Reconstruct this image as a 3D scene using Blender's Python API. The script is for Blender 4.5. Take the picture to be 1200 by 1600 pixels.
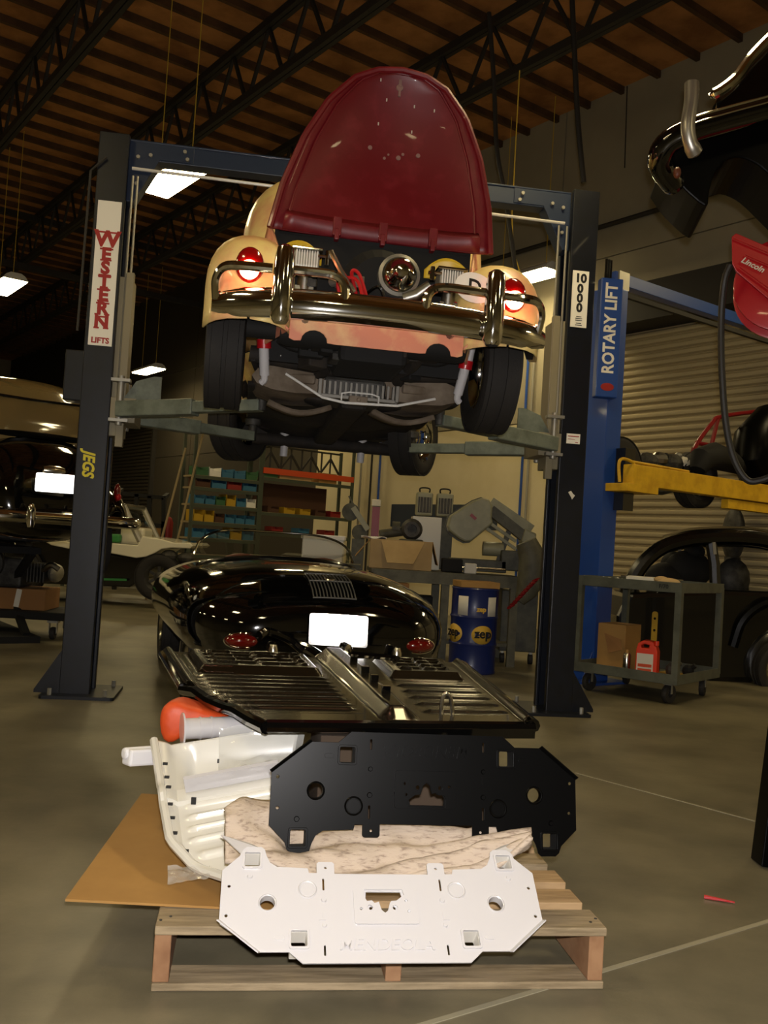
import bpy, bmesh, math, random
from mathutils import Vector, Matrix, noise
from mathutils.geometry import tessellate_polygon
random.seed(7)
for o in list(bpy.data.objects): bpy.data.objects.remove(o)
scene = bpy.context.scene
COL = scene.collection
R = math.radians
# ------------------------------------------------------------------ camera
PITCH, ROLL, FPX, CAM = R(1.97), R(3.55), 1450.0, Vector((0, 0, 1.1))
fw = Vector((0, math.cos(PITCH), math.sin(PITCH)))
up0 = Vector((0, -math.sin(PITCH), math.cos(PITCH)))
rt = Vector((1, 0, 0)) * math.cos(ROLL) + up0 * math.sin(ROLL)
upv = Vector((-1, 0, 0)) * math.sin(ROLL) + up0 * math.cos(ROLL)
cd = bpy.data.cameras.new('camera'); cam = bpy.data.objects.new('camera', cd); COL.objects.link(cam)
cd.sensor_fit = 'VERTICAL'; cd.sensor_height = 36.0; cd.lens = FPX / 1600 * 36.0
cd.clip_start = .05; cd.clip_end = 200
m3 = Matrix((rt, upv, -fw)).transposed()
cam.matrix_world = Matrix.Translation(CAM) @ m3.to_4x4()
scene.camera = cam
# ------------------------------------------------------------------ world, flash, exposure
w = bpy.data.worlds.new('world'); scene.world = w; w.use_nodes = True
w.node_tree.nodes['Background'].inputs[0].default_value = (.9, .75, .5, 1)
w.node_tree.nodes['Background'].inputs[1].default_value = .012
scene.view_settings.view_transform = 'Standard'; scene.view_settings.look = 'None'
scene.view_settings.gamma = 1; scene.view_settings.use_curve_mapping = False
scene.view_settings.exposure = 0.75
LAMP_E = 26.0
LAMP_C = (1.0, .80, .42)
fl = bpy.data.lights.new('camera_flash', 'AREA'); fl.energy = 61; fl.color = (1, .95, .92); fl.shape = 'RECTANGLE'; fl.size = .05; fl.size_y = .03
flo = bpy.data.objects.new('camera_flash', fl); COL.objects.link(flo)
flo.matrix_world = Matrix.Translation(CAM + upv * .075 + rt * .02 - fw*.01) @ m3.to_4x4()

def ray(x, y): return fw + rt * ((x - 600) / FPX) - upv * ((y - 800) / FPX)
def at(x, y, Y):
    d = ray(x, y); return CAM + d * (Y / d.y)
def gnd(x, y, z=0.0):
    d = ray(x, y); return CAM + d * ((z - CAM.z) / d.z)
def V(*a): return Vector(a)
# ------------------------------------------------------------------ helpers
def lin(h):
    h = h.lstrip('#'); c = [int(h[i:i+2], 16) / 255 for i in (0, 2, 4)]
    return tuple((x / 12.92 if x <= .04045 else ((x + .055) / 1.055) ** 2.4) for x in c)
MATS = {}
def mat(name, col, rough=.5, metal=0.0, col2=None, scale=6.0, detail=4.0, bump=0.0, bscale=None, coat=0.0, emit=None, estr=0.0,
        trans=0.0, alpha=1.0, lo=.4, hi=.65, spec=.5, stretch=None, kind='noise', ior=1.45):
    m = bpy.data.materials.new(name); MATS[name] = m; m.use_nodes = True
    nt = m.node_tree; b = nt.nodes['Principled BSDF']
    c = lin(col) if isinstance(col, str) else col
    b.inputs['Base Color'].default_value = (*c, 1); b.inputs['Roughness'].default_value = rough; b.inputs['Metallic'].default_value = metal
    b.inputs['Coat Weight'].default_value = coat; b.inputs['Coat Roughness'].default_value = .05
    b.inputs['Transmission Weight'].default_value = trans; b.inputs['Alpha'].default_value = alpha
    b.inputs['Specular IOR Level'].default_value = spec; b.inputs['IOR'].default_value = ior
    if emit:
        b.inputs['Emission Color'].default_value = (*(lin(emit) if isinstance(emit, str) else emit), 1); b.inputs['Emission Strength'].default_value = estr
    if col2 or bump:
        tc = nt.nodes.new('ShaderNodeTexCoord'); mp = nt.nodes.new('ShaderNodeMapping')
        nt.links.new(tc.outputs['Object'], mp.inputs[0])
        if stretch: mp.inputs['Scale'].default_value = stretch
        def tex(s):
            if kind == 'wave':
                t = nt.nodes.new('ShaderNodeTexWave'); t.inputs['Distortion'].default_value = 6; t.inputs['Detail Scale'].default_value = 1.5
            else:
                t = nt.nodes.new('ShaderNodeTexNoise'); t.inputs['Roughness'].default_value = .6
            t.inputs['Scale'].default_value = s; t.inputs['Detail'].default_value = detail
            nt.links.new(mp.outputs[0], t.inputs['Vector']); return t
        if col2:
            t = tex(scale); rp = nt.nodes.new('ShaderNodeValToRGB')
            rp.color_ramp.elements[0].position = lo; rp.color_ramp.elements[1].position = hi
            rp.color_ramp.elements[0].color = (*c, 1); rp.color_ramp.elements[1].color = (*lin(col2), 1)
            nt.links.new(t.outputs['Fac'], rp.inputs[0]); nt.links.new(rp.outputs[0], b.inputs['Base Color'])
        if bump:
            t2 = tex(bscale or scale); bp = nt.nodes.new('ShaderNodeBump'); bp.inputs['Strength'].default_value = bump; bp.inputs['Distance'].default_value = .01
            nt.links.new(t2.outputs['Fac'], bp.inputs['Height']); nt.links.new(bp.outputs[0], b.inputs['Normal'])
    return m

class MB:
    """collects shapes; build() links them as one mesh object"""
    def __init__(s): s.v = []; s.f = []
    def add(s, vs, fs):
        n = len(s.v); s.v += [Vector(v) for v in vs]; s.f += [tuple(i + n for i in f) for f in fs]; return s
    def box(s, c, d, rz=0.0, rx=0.0, ry=0.0):
        M = Matrix.Rotation(rz, 3, 'Z') @ Matrix.Rotation(ry, 3, 'Y') @ Matrix.Rotation(rx, 3, 'X')
        x, y, z = d[0] / 2, d[1] / 2, d[2] / 2
        vs = [Vector(c) + M @ Vector(p) for p in ((-x,-y,-z),(x,-y,-z),(x,y,-z),(-x,y,-z),(-x,-y,z),(x,-y,z),(x,y,z),(-x,y,z))]
        return s.add(vs, [(3,2,1,0),(4,5,6,7),(0,1,5,4),(1,2,6,5),(2,3,7,6),(3,0,4,7)])
    def bar(s, a, b, w_, h, upd=(0, 0, 1)):
        a = Vector(a); b = Vector(b); d = (b - a).normalized(); u = Vector(upd)
        if abs(d.dot(u)) > .98: u = Vector((0, 1, 0))
        x = d.cross(u).normalized() * w_ / 2; y = x.cross(d).normalized() * h / 2
        vs = [a-x-y, a+x-y, a+x+y, a-x+y, b-x-y, b+x-y, b+x+y, b-x+y]
        return s.add(vs, [(3,2,1,0),(4,5,6,7),(0,1,5,4),(1,2,6,5),(2,3,7,6),(3,0,4,7)])
    def tube(s, pts, r, n=8, closed=False, sq=1.0):
        pts = [Vector(p) for p in pts]; k = len(pts); rs = r if isinstance(r, (list, tuple)) else [r] * k
        base = len(s.v); pu = None
        for i, p in enumerate(pts):
            a = pts[i-1] if (i or closed) else p; b = pts[(i+1) % k] if (i < k-1 or closed) else p
            d = (b - a).normalized()
            if pu is None:
                u = Vector((0, 0, 1)) if abs(d.z) < .9 else Vector((0, 1, 0))
                u = (u - d * u.dot(d)).normalized()
            else: u = (pu - d * pu.dot(d)).normalized()
            pu = u; q = d.cross(u)
            for j in range(n):
                t = 2 * math.pi * j / n; s.v.append(p + u * math.cos(t) * rs[i] + q * math.sin(t) * rs[i] * sq)
        for i in range(k if closed else k - 1):
            for j in range(n):
                a0 = base + i * n; b0 = base + ((i + 1) % k) * n; j2 = (j + 1) % n
                s.f.append((a0 + j, b0 + j, b0 + j2, a0 + j2))
        if not closed:
            s.f.append(tuple(base + j for j in range(n))); s.f.append(tuple(base + (k-1) * n + j for j in reversed(range(n))))
        return s
    def cyl(s, a, b, r, r2=None, n=16): return s.tube([a, b], [r, r if r2 is None else r2], n)
    def lathe(s, prof, o=(0,0,0), axis=(0,0,1), n=24, closed=False):
        ax = Vector(axis).normalized(); u = Vector((0, 0, 1)) if abs(ax.z) < .9 else Vector((1, 0, 0))
        u = (u - ax * u.dot(ax)).normalized(); q = ax.cross(u); o = Vector(o); base = len(s.v); k = len(prof)
        for (r, z) in prof:
            for j in range(n):
                t = 2 * math.pi * j / n; s.v.append(o + ax * z + (u * math.cos(t) + q * math.sin(t)) * max(r, 1e-4))
        for i in range(k if closed else k - 1):
            for j in range(n):
                a0 = base + i * n; b0 = base + ((i+1) % k) * n; j2 = (j + 1) % n
                s.f.append((a0 + j, a0 + j2, b0 + j2, b0 + j))
        if not closed:
            s.f.append(tuple(base + j for j in reversed(range(n)))); s.f.append(tuple(base + (k-1) * n + j for j in range(n)))
        return s
    def loft(s, rings, closed=True, cap=True):
        base = len(s.v); n = len(rings[0])
        for r in rings: s.v += [Vector(p) for p in r]
        for i in range(len(rings) - 1):
            for j in range(n if closed else n - 1):
                a0 = base + i * n; b0 = a0 + n; j2 = (j + 1) % n
                s.f.append((a0 + j, a0 + j2, b0 + j2, b0 + j))
        if cap and closed:
            s.f.append(tuple(base + j for j in reversed(range(n)))); s.f.append(tuple(base + (len(rings)-1) * n + j for j in range(n)))
        return s
    def grid(s, fn, nu, nv):
        return s.loft([[fn(i / nu, j / nv) for j in range(nv + 1)] for i in range(nu + 1)], closed=False, cap=False)
    def plate(s, outer, holes=(), th=.003, o=(0,0,0), ux=(1,0,0), uy=(0,0,1)):
        """flat sheet with holes; 2D loops in the (ux, uy) frame, thickness along ux x uy"""
        o = Vector(o); ux = Vector(ux); uy = Vector(uy); nn = ux.cross(uy).normalized()
        loops = [list(outer)] + [list(h) for h in holes]
        tris = tessellate_polygon([[Vector((p[0], p[1], 0)) for p in l] for l in loops])
        flat = [p for l in loops for p in l]; n = len(flat); base = len(s.v)
        for k in (0.5, -.5): s.v += [o + ux * p[0] + uy * p[1] + nn * th * k for p in flat]
        for t in tris:
            a, b, c = (Vector((*flat[i], 0)) for i in t)
            t = t if (b - a).cross(c - a).z > 0 else (t[0], t[2], t[1])
            s.f.append(tuple(base + i for i in t)); s.f.append(tuple(base + n + i for i in reversed(t)))
        k = 0
        for l in loops:
            for j in range(len(l)):
                a0 = base + k + j; b0 = base + k + (j + 1) % len(l); s.f.append((a0, a0 + n, b0 + n, b0))
            k += len(l)
        return s
    def ell(s, c, r, n=16, m=10):
        c = Vector(c); rings = []
        for i in range(m + 1):
            t = math.pi * i / m
            rings.append([c + Vector((r[0] * max(math.sin(t), .02) * math.cos(2*math.pi*j/n), r[1] * max(math.sin(t), .02) * math.sin(2*math.pi*j/n), -r[2] * math.cos(t))) for j in range(n)])
        return s.loft(rings)
    def text(s, txt, size, o, ux, uy, depth=.001, off=0.0, align='CENTER', sx=1.0, shear=0.0):
        c = bpy.data.curves.new('t', 'FONT'); c.body = txt; c.size = size; c.align_x = align; c.align_y = 'CENTER'; c.extrude = depth; c.offset = off; c.shear = shear; c.resolution_u = 3
        ob = bpy.data.objects.new('t', c); COL.objects.link(ob); dg = bpy.context.evaluated_depsgraph_get(); dg.update()
        me = bpy.data.meshes.new_from_object(ob.evaluated_get(dg)); ux = Vector(ux).normalized(); uy = Vector(uy).normalized(); nn = ux.cross(uy); o = Vector(o)
        s.add([o + ux * v.co.x * sx + uy * v.co.y + nn * v.co.z for v in me.vertices], [tuple(p.vertices) for p in me.polygons])
        bpy.data.objects.remove(ob); bpy.data.curves.remove(c); bpy.data.meshes.remove(me); return s
    def pieces(s):
        par = list(range(len(s.v)))
        def find(a):
            while par[a] != a: par[a] = par[par[a]]; a = par[a]
            return a
        for f in s.f:
            for i in f[1:]: par[find(i)] = find(f[0])
        gr = {}
        for f in s.f: gr.setdefault(find(f[0]), []).append(f)
        for fs in gr.values():
            mp = {}; q = MB()
            for f in fs:
                for i in f:
                    if i not in mp: mp[i] = len(q.v); q.v.append(s.v[i])
                q.f.append(tuple(mp[i] for i in f))
            yield q
    def each(s, *a, **k): return [q.build(*a, **k) for q in s.pieces()]
    def build(s, name, m, parent=None, smooth=False, bevel=0.0, solid=0.0, sub=0, world=False, label=None, angle=35, kind=None, loc=None):
        vs = s.v
        root = parent
        while root is not None and root.parent is not None: root = root.parent
        if world and root is not None:
            iv = root.matrix_basis.inverted(); vs = [iv @ v for v in vs]
        me = bpy.data.meshes.new(name); me.from_pydata([tuple(v) for v in vs], [], s.f)
        bm = bmesh.new(); bm.from_mesh(me); bmesh.ops.recalc_face_normals(bm, faces=bm.faces); bm.to_mesh(me); bm.free()
        me.materials.append(MATS[m] if isinstance(m, str) else m)
        if smooth:
            me.polygons.foreach_set('use_smooth', [True] * len(me.polygons)); me.set_sharp_from_angle(angle=R(angle))
        o = bpy.data.objects.new(name, me); COL.objects.link(o)
        if parent is not None: o.parent = parent
        if solid: md = o.modifiers.new('s', 'SOLIDIFY'); md.thickness = solid; md.offset = 0
        if sub: md = o.modifiers.new('u', 'SUBSURF'); md.levels = sub; md.render_levels = sub
        if bevel: md = o.modifiers.new('b', 'BEVEL'); md.width = bevel; md.segments = 2; md.limit_method = 'ANGLE'; md.angle_limit = R(40)
        if label: o['label'] = label
        if name in ('lettering', 'print', 'drill_hole', 'pleat', 'hair', 'bolt') : kind = 'stuff'
        if kind: o['kind'] = kind
        return o
def thing(name, label, cat, loc=(0,0,0), rz=0.0, group=None):
    o = bpy.data.objects.new(name, None); COL.objects.link(o); o.location = loc; o.rotation_euler = (0, 0, rz)
    o.empty_display_size = .1; o['label'] = label; o['category'] = cat
    if group: o['group'] = group
    return o
def tag(o, label, cat, group=None):
    o['label'] = label; o['category'] = cat
    if group: o['group'] = group
    return o
def struct(o): o['kind'] = 'structure'; return o
def copy_tree(o, parent=None):
    c = o.copy(); COL.objects.link(c); c.parent = parent
    for ch in list(o.children): copy_tree(ch, c)
    return c
def dup(root, loc, rz, label=None):
    c = copy_tree(root); c.location = loc; c.rotation_euler = (0, 0, rz)
    if label: c['label'] = label
    return c
def rrect(w_, h, r, n=4, cx=0, cy=0):
    out = []
    for (sx, sy, a0) in ((1,1,0),(-1,1,90),(-1,-1,180),(1,-1,270)):
        for i in range(n + 1):
            a = R(a0 + 90 * i / n); out.append((cx + sx * (w_/2 - r) + r * math.cos(a), cy + sy * (h/2 - r) + r * math.sin(a)))
    return out
def circ(cx, cy, r, n=16): return [(cx + r * math.cos(2*math.pi*i/n), cy + r * math.sin(2*math.pi*i/n)) for i in range(n)]
def interp(tab, x):
    if x <= tab[0][0]: return tab[0][1:]
    for a, b in zip(tab, tab[1:]):
        if x <= b[0]:
            t = (x - a[0]) / (b[0] - a[0]); t = t * t * (3 - 2 * t) if False else t
            return tuple(p + (q - p) * t for p, q in zip(a[1:], b[1:]))
    return tab[-1][1:]
def arc(pts, n=6):
    """smooth Catmull-Rom polyline through points"""
    P = [Vector(p) for p in pts]; P = [P[0] * 2 - P[1]] + P + [P[-1] * 2 - P[-2]]; out = []
    for i in range(1, len(P) - 2):
        for k in range(n):
            t = k / n; a, b, c, d = P[i-1], P[i], P[i+1], P[i+2]
            out.append(.5 * ((2*b) + (c-a)*t + (2*a-5*b+4*c-d)*t*t + (-a+3*b-3*c+d)*t**3))
    return out + [P[-2]]
def sup(w_, zlo, zhi, y, n=28, e=2.6, x0=0.0, top=None):
    """super-ellipse ring in the XZ plane at depth y"""
    zc = (zlo + zhi) / 2; h = (zhi - zlo) / 2; out = []
    for j in range(n):
        t = 2 * math.pi * j / n; c, s_ = math.cos(t), math.sin(t)
        out.append(Vector((x0 + w_ * math.copysign(abs(c) ** (2/e), c), y, zc + h * math.copysign(abs(s_) ** (2/e), s_))))
    return out
# ------------------------------------------------------------------ materials
mat('concrete', '#7d755f', .40, col2='#4a4638', scale=1.7, detail=8, bump=.08, bscale=30, lo=.3, hi=.75)
mat('joint', '#8d8772', .7)
mat('wood_deck', '#b9824a', .8, col2='#8a5c30', scale=1.5, detail=6, bump=.2)
mat('purlin', '#5a3f26', .8, col2='#43301c', scale=3)
mat('truss_steel', '#2b2823', .7)
mat('wall_paint', '#9a927c', .8, col2='#8d8570', scale=.6, bump=.05, bscale=40)
mat('wall_unlit', '#3a3429', .85)  # darkened wall paint: the far stretch's lack of light put into the colour
mat('wall_white', '#cfc3a0', .7, col2='#c5b893', scale=1)
mat('stripe_blue', '#27303f', .6)
mat('slat', '#a89a78', .55)
mat('slat_unlit', '#38332a', .6)  # shaded copy of slat: gloom around the far door put into its colour
mat('lamp_white', '#d8d8d0', .5)
mat('lamp_glow', '#ffffff', .5, emit=LAMP_C, estr=LAMP_E)
mat('post_blue', '#080d19', .40, col2='#05080f', scale=14, coat=.15, bump=.03)
mat('beam_blue', '#1c2940', .4, coat=.2)
mat('rotary_blue', '#1d4591', .4, coat=.2)
mat('arm_grey', '#6f7669', .5, col2='#565c50', scale=9)
mat('carriage', '#857c63', .55)
mat('sign_white', '#e8e4d8', .5)
mat('sign_red', '#9c1f1a', .5)
mat('ink_black', '#141414', .6)
mat('sticker_yellow', '#d8c81c', .5)
mat('chrome', '#dcdcd8', .08, 1.0)
mat('chrome_soft', '#c9c5ba', .22, 1.0)
mat('steel', '#8d8a83', .35, 1.0)
mat('galv', '#9d9a90', .45, .7)
mat('cast', '#4a4843', .6, .4, col2='#2f2d2a', scale=12, bump=.3)
mat('rubber', '#211e1b', .75, bump=.25, bscale=120)
mat('black_gloss', '#050505', .06, coat=1.0)
mat('black_paint', '#0a0a0a', .22, coat=.6)
mat('black_satin', '#050505', .34, spec=.10)
mat('carton_dark', '#41352a', .9)
mat('chrome_dull', '#a8a49a', .38, .9)
mat('pan_black', '#241e14', .24, .7, coat=.3)
mat('black_matt', '#0c0b0a', .8)
mat('under', '#1a1613', .8, col2='#2b241c', scale=8, bump=.3)
mat('under_rust', '#5a4d3e', .8, col2='#7d7060', scale=5, bump=.3)
mat('patina', '#f2d78c', .42, col2='#df9a72', scale=3.2, detail=6, lo=.46, hi=.72, coat=.2)
mat('patina_pink', '#d98a6c', .42, col2='#ecc48c', scale=4.5, detail=6, lo=.45, hi=.68, coat=.2)
mat('lid_red', '#660c16', .42, col2='#7c2029', scale=9, detail=12, coat=.15, bump=.05, bscale=40, lo=.5, hi=.8)
mat('alu_dark', '#77736b', .5, .5)
mat('lens_dark', '#5c0a06', .12, coat=1.0)
mat('lid_scuff', '#8a6a62', .6)
mat('red_paint', '#a8101a', .35, coat=.3)
mat('red_dark', '#7a0d12', .4)
mat('lens_red', '#8c0508', .15, coat=1.0)
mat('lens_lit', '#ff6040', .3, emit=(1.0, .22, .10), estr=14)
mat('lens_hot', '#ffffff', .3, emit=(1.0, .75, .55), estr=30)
mat('white_paint', '#bdbbbd', .28, coat=.5)
mat('white_dull', '#d9d6cf', .5)
mat('cream_paint', '#cfccc2', .25, coat=.5)
mat('pallet_wood', '#a98d68', .8, col2='#8a6f4e', scale=5, detail=6, bump=.2, stretch=(1, 9, 9))
mat('pallet_grey', '#97866a', .85, col2='#75664e', scale=5, detail=6, bump=.25, stretch=(1, 9, 9))
mat('pallet_orange', '#967252', .8, col2='#7a563a', scale=7, bump=.2)
mat('cardboard', '#a37c43', .8, col2='#96703b', scale=3)
mat('cardboard_pale', '#b39768', .8, col2='#a3875a', scale=3)
mat('cardboard_dark', '#8a6238', .85)
mat('orange', '#c74a1e', .5, col2='#b03c14', scale=8)
mat('orange_jug', '#d63a1c', .4)
mat('rack_orange', '#c8481a', .5)
mat('blanket', '#b5a594', .9, col2='#6b594d', scale=34, detail=12, bump=.5, bscale=14, stretch=(1, 2, 5), lo=.52, hi=.75)
mat('plastic_wrap', '#dfe0dc', .12, alpha=.32, coat=.4, bump=.4, bscale=10)
mat('paper', '#d9d9dc', .7)
mat('foam', '#e3e1da', .7)
mat('glass', '#eef4ee', .02, trans=1.0, ior=1.05, alpha=.4)
mat('plate_reflect', '#ffffff', .30, .9)
mat('drum_blue', '#16245a', .35, coat=.3)
mat('label_white', '#cfcabb', .6)
mat('logo_yellow', '#c9a23a', .5)
mat('machine', '#8c8a70', .45, col2='#7c7a62', scale=6)
mat('machine_dark', '#4d4c3e', .55, col2='#35342b', scale=8)
mat('cart_grey', '#55574c', .5, col2='#45473d', scale=7)
mat('yellow_arm', '#dcae22', .45, col2='#c4961a', scale=7)
mat('bench', '#5d5a48', .6, col2='#4a4738', scale=8)
mat('bin_blue', '#2f6686', .5); mat('bin_green', '#2f5c38', .5); mat('bin_yellow', '#b08c1a', .5); mat('bin_red', '#821d18', .5)
mat('shelf_tan', '#8a7a58', .7); mat('rack_green', '#3d4436', .6); mat('peg_brown', '#4a2f1e', .8)
mat('buggy_white', '#d9d3bc', .25, coat=.6); mat('green', '#2f7a3a', .5)
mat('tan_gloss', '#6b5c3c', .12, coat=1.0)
mat('brown_trim', '#5a2c18', .5)
mat('grille', '#8e8e8a', .3, .8)
mat('wire_red', '#b0161a', .45); mat('wire_yellow', '#c9a93a', .5); mat('yellow_body', '#d0ac28', .4)
mat('hose', '#23211f', .55)
# ------------------------------------------------------------------ the building
YAW = R(36.5)
D = Vector((-math.sin(YAW), math.cos(YAW), 0)); N = Vector((math.cos(YAW), math.sin(YAW), 0))
WALLN, CEIL = 10.05, 7.7
def rm(a, b, z=0.0): return D * a + N * b + Vector((0, 0, z))   # room frame: a along the wall, b towards it
def rbox(mb, a0, a1, b0, b1, z0, z1):
    P = [rm(a, b, z) for z in (z0, z1) for (a, b) in ((a0, b0), (a1, b0), (a1, b1), (a0, b1))]
    return mb.add(P, [(3,2,1,0),(4,5,6,7),(0,1,5,4),(1,2,6,5),(2,3,7,6),(3,0,4,7)])
A0, A1, B0 = -8.0, 40.0, -14.0
floor = struct(rbox(MB(), A0, A1, B0, WALLN, -.2, 0).build('floor', 'concrete'))
def strip(p, q, wd):
    p = p.copy(); q = q.copy(); p.z = q.z = .001
    MB().bar(p, q, wd, .003).build('joint', 'joint', floor)
strip(gnd(900, 1208), gnd(1260, 1305), .012); strip(gnd(560, 1632), gnd(1300, 1410), .016)
ceiling = struct(rbox(MB(), A0, A1, B0, WALLN, CEIL, CEIL + .2).build('ceiling', 'wood_deck'))
pm = None
for i in range(58):
    a = 3.0 + i * .61
    if pm is None:
        o = rbox(MB(), 0, .06, B0, WALLN, CEIL - .10, CEIL + .01).build('purlin', 'purlin', ceiling); pm = o
    else:
        o = pm.copy(); COL.objects.link(o)
    o.location = D * a
def truss(b):
    t = MB()
    for z in (CEIL - .17, CEIL - .95):
        for s_ in (-1, 1): rbox(t, 2, A1, b + s_ * .035 - .028, b + s_ * .035 + .028, z - .05, z + .05)
    t = t.build('roof_truss', 'truss_steel', ceiling)
    wb = MB(); a = 2.2; k = 0
    first = None
    while a < 30:
        z0, z1 = (CEIL - .92, CEIL - .2) if k % 2 == 0 else (CEIL - .2, CEIL - .92)
        key = k % 2
        if k < 2:
            o = MB().bar(rm(0, b, z0), rm(.42, b, z1), .04, .04).build('web_bar', 'truss_steel', t); first = (first or []) + [o]; o.location = D * a
        else:
            o = first[key].copy(); COL.objects.link(o); o.location = D * a
        if k % 2 == 0 and False: pass
        a += .42 + (.12 if k % 2 else 0); k += 1
for b in (1.25, 3.3, 5.36, 7.4, -.8): truss(b)
# joist girder across
gr = MB()
for z in (CEIL - .25, CEIL - 1.3): rbox(gr, 20.0, 20.12, B0, WALLN, z - .06, z + .06)
gr.build('girder', 'truss_steel', ceiling)
# right-hand wall
wall = struct(rbox(MB(), A0, A1, WALLN, WALLN + .2, 0, CEIL).build('wall_right', 'wall_paint'))
pan0 = None
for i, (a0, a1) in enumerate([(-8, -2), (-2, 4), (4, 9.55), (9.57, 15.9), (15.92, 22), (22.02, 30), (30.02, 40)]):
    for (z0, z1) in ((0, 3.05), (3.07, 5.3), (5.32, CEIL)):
        rbox(MB(), a0, a1, WALLN - .04, WALLN, z0, z1).build('panel', 'wall_unlit' if a0 > 15 else 'wall_white' if z0 == 0 else 'wall_paint', wall)  # upper panels darker than the lower ones: lamplight falloff put into the colour
rbox(MB(), 10.55, 13.3, WALLN - .05, WALLN - .04, 1.42, 1.82).build('painted_stripe', 'stripe_blue', wall, label='dark blue stripe painted on the pale wall')
struct(rbox(MB(), A1, A1 + .2, B0, WALLN + .2, 0, CEIL).build('wall_back', 'wall_paint'))
struct(rbox(MB(), A0, A1, B0 - .2, B0, 0, CEIL).build('wall_left', 'wall_paint'))
struct(rbox(MB(), A0 - .2, A0, B0 - .2, WALLN + .2, 0, CEIL).build('wall_front', 'wall_paint'))
def rolldoor(name, a0, a1, zt, m, trackm):
    d = struct(rbox(MB(), a0, a1, WALLN - .07, WALLN - .042, 0, zt).build(name, m))
    z = .02; sl = None
    prof = [(-.012, 0), (-.045, .02), (-.05, .045), (-.045, .07), (-.012, .09)]
    while z < zt - .09:
        if sl is None:
            mb = MB(); mb.loft([[rm(a, WALLN - .06 + p[0], p[1]) for p in prof] for a in (a0, a1)], closed=False, cap=False)
            o = mb.build('slat', m, d, smooth=True); sl = o
        else: o = sl.copy(); COL.objects.link(o)
        o.location = (0, 0, z); z += .098
    rbox(MB(), a0 - .15, a1 + .15, WALLN - .55, WALLN - .042, zt - .05, zt + .45).build('hood', trackm, d)
    for a in (a0 - .1, a1): rbox(MB(), a, a + .1, WALLN - .16, WALLN - .042, 0, zt).build('track', trackm, d)
rolldoor('door_1', 3.3, 8.35, 4.2, 'slat', 'truss_steel')
rolldoor('door_2', 24.3, 29.5, 4.2, 'slat_unlit', 'truss_steel')
# pipes and conduits on the wall
def conduit(name, label, pts, r, m, group=None):
    return tag(MB().tube(pts, r, 8).build(name, m, smooth=True), label, 'pipe', group)
bN = WALLN - .1
conduit('wall_pipe', 'thin dark sprinkler pipe running level along the upper wall', [rm(3, bN, 5.75), rm(14, bN, 5.75)], .035, 'truss_steel')
for k, (x, y0, y1, m) in enumerate([(596, 690, 830, 'rotary_blue'), (583, 690, 800, 'truss_steel'), (567, 690, 800, 'galv'), (818, 690, 850, 'rotary_blue'), (835, 560, 850, 'galv')]):
    def onw(x, y):
        d = ray(x, y); return CAM + d * ((bN - CAM.dot(N)) / d.dot(N))
    p = onw(x, y0); 
    conduit('wall_conduit', ['blue air line running down the wall beside the grinder', 'dark conduit running down the wall behind the parts rack', 'grey conduit nearest the parts rack on the white wall', 'blue air line running down the wall beside the bandsaw', 'grey conduit on the wall next to the right lift post'][k], [Vector((p.x, p.y, .3)), Vector((p.x, p.y, 4.6))], .02, m, 'conduits on the white wall')
# hanging fluorescent fixtures
def fixture(c, label):
    t = thing('hanging_light', label, 'light', c, YAW, 'fluorescent shop lights')
    L_, W_ = 1.24, .40
    pr = [(-W_/2, 0), (-W_/2 + .05, .07), (-.08, .11), (.08, .11), (W_/2 - .05, .07), (W_/2, 0)]
    MB().loft([[V(x, y, z) for x, z in pr] for y in (-L_/2, L_/2)], closed=True).build('housing', 'lamp_white', t)
    MB().box((0, 0, -.012), (W_ - .04, L_ - .04, .02)).build('lamp_panel', 'lamp_glow', t)
    MB().tube([(0, -L_*.35, .1), (0, -L_*.35, CEIL - c[2] - .2)], .006, 6).tube([(0, L_*.35, .1), (0, L_*.35, CEIL - c[2] - .2)], .006, 6).build('hanging_cord', 'wire_yellow', t)
FA = (gnd(312, 254, 5) + gnd(237, 301, 5)) / 2
fixture(FA, 'bright fluorescent light hanging beside the top of the left lift post')
fixture((gnd(38, 432, 5) + gnd(-18, 462, 5)) / 2, 'fluorescent light cut by the left edge of the picture')
fixture((gnd(250, 574, 5) + gnd(215, 584, 5)) / 2, 'small far fluorescent light above the left lift arm')
fixture(gnd(868, 422, 5) + D * .62, 'fluorescent light glowing behind the right lift post')
for i in range(-2, 3):
    for j in range(-2, 2):
        if (i, j) in ((0, 0), (1, 0), (0, 1), (2, 1)): continue
        P = FA + D * (6.2 * i) + N * (5.3 * j)
        if P.dot(D) < A0 + 1: continue
        fixture(P, 'fluorescent shop light hung over another bay out of the picture')
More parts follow.
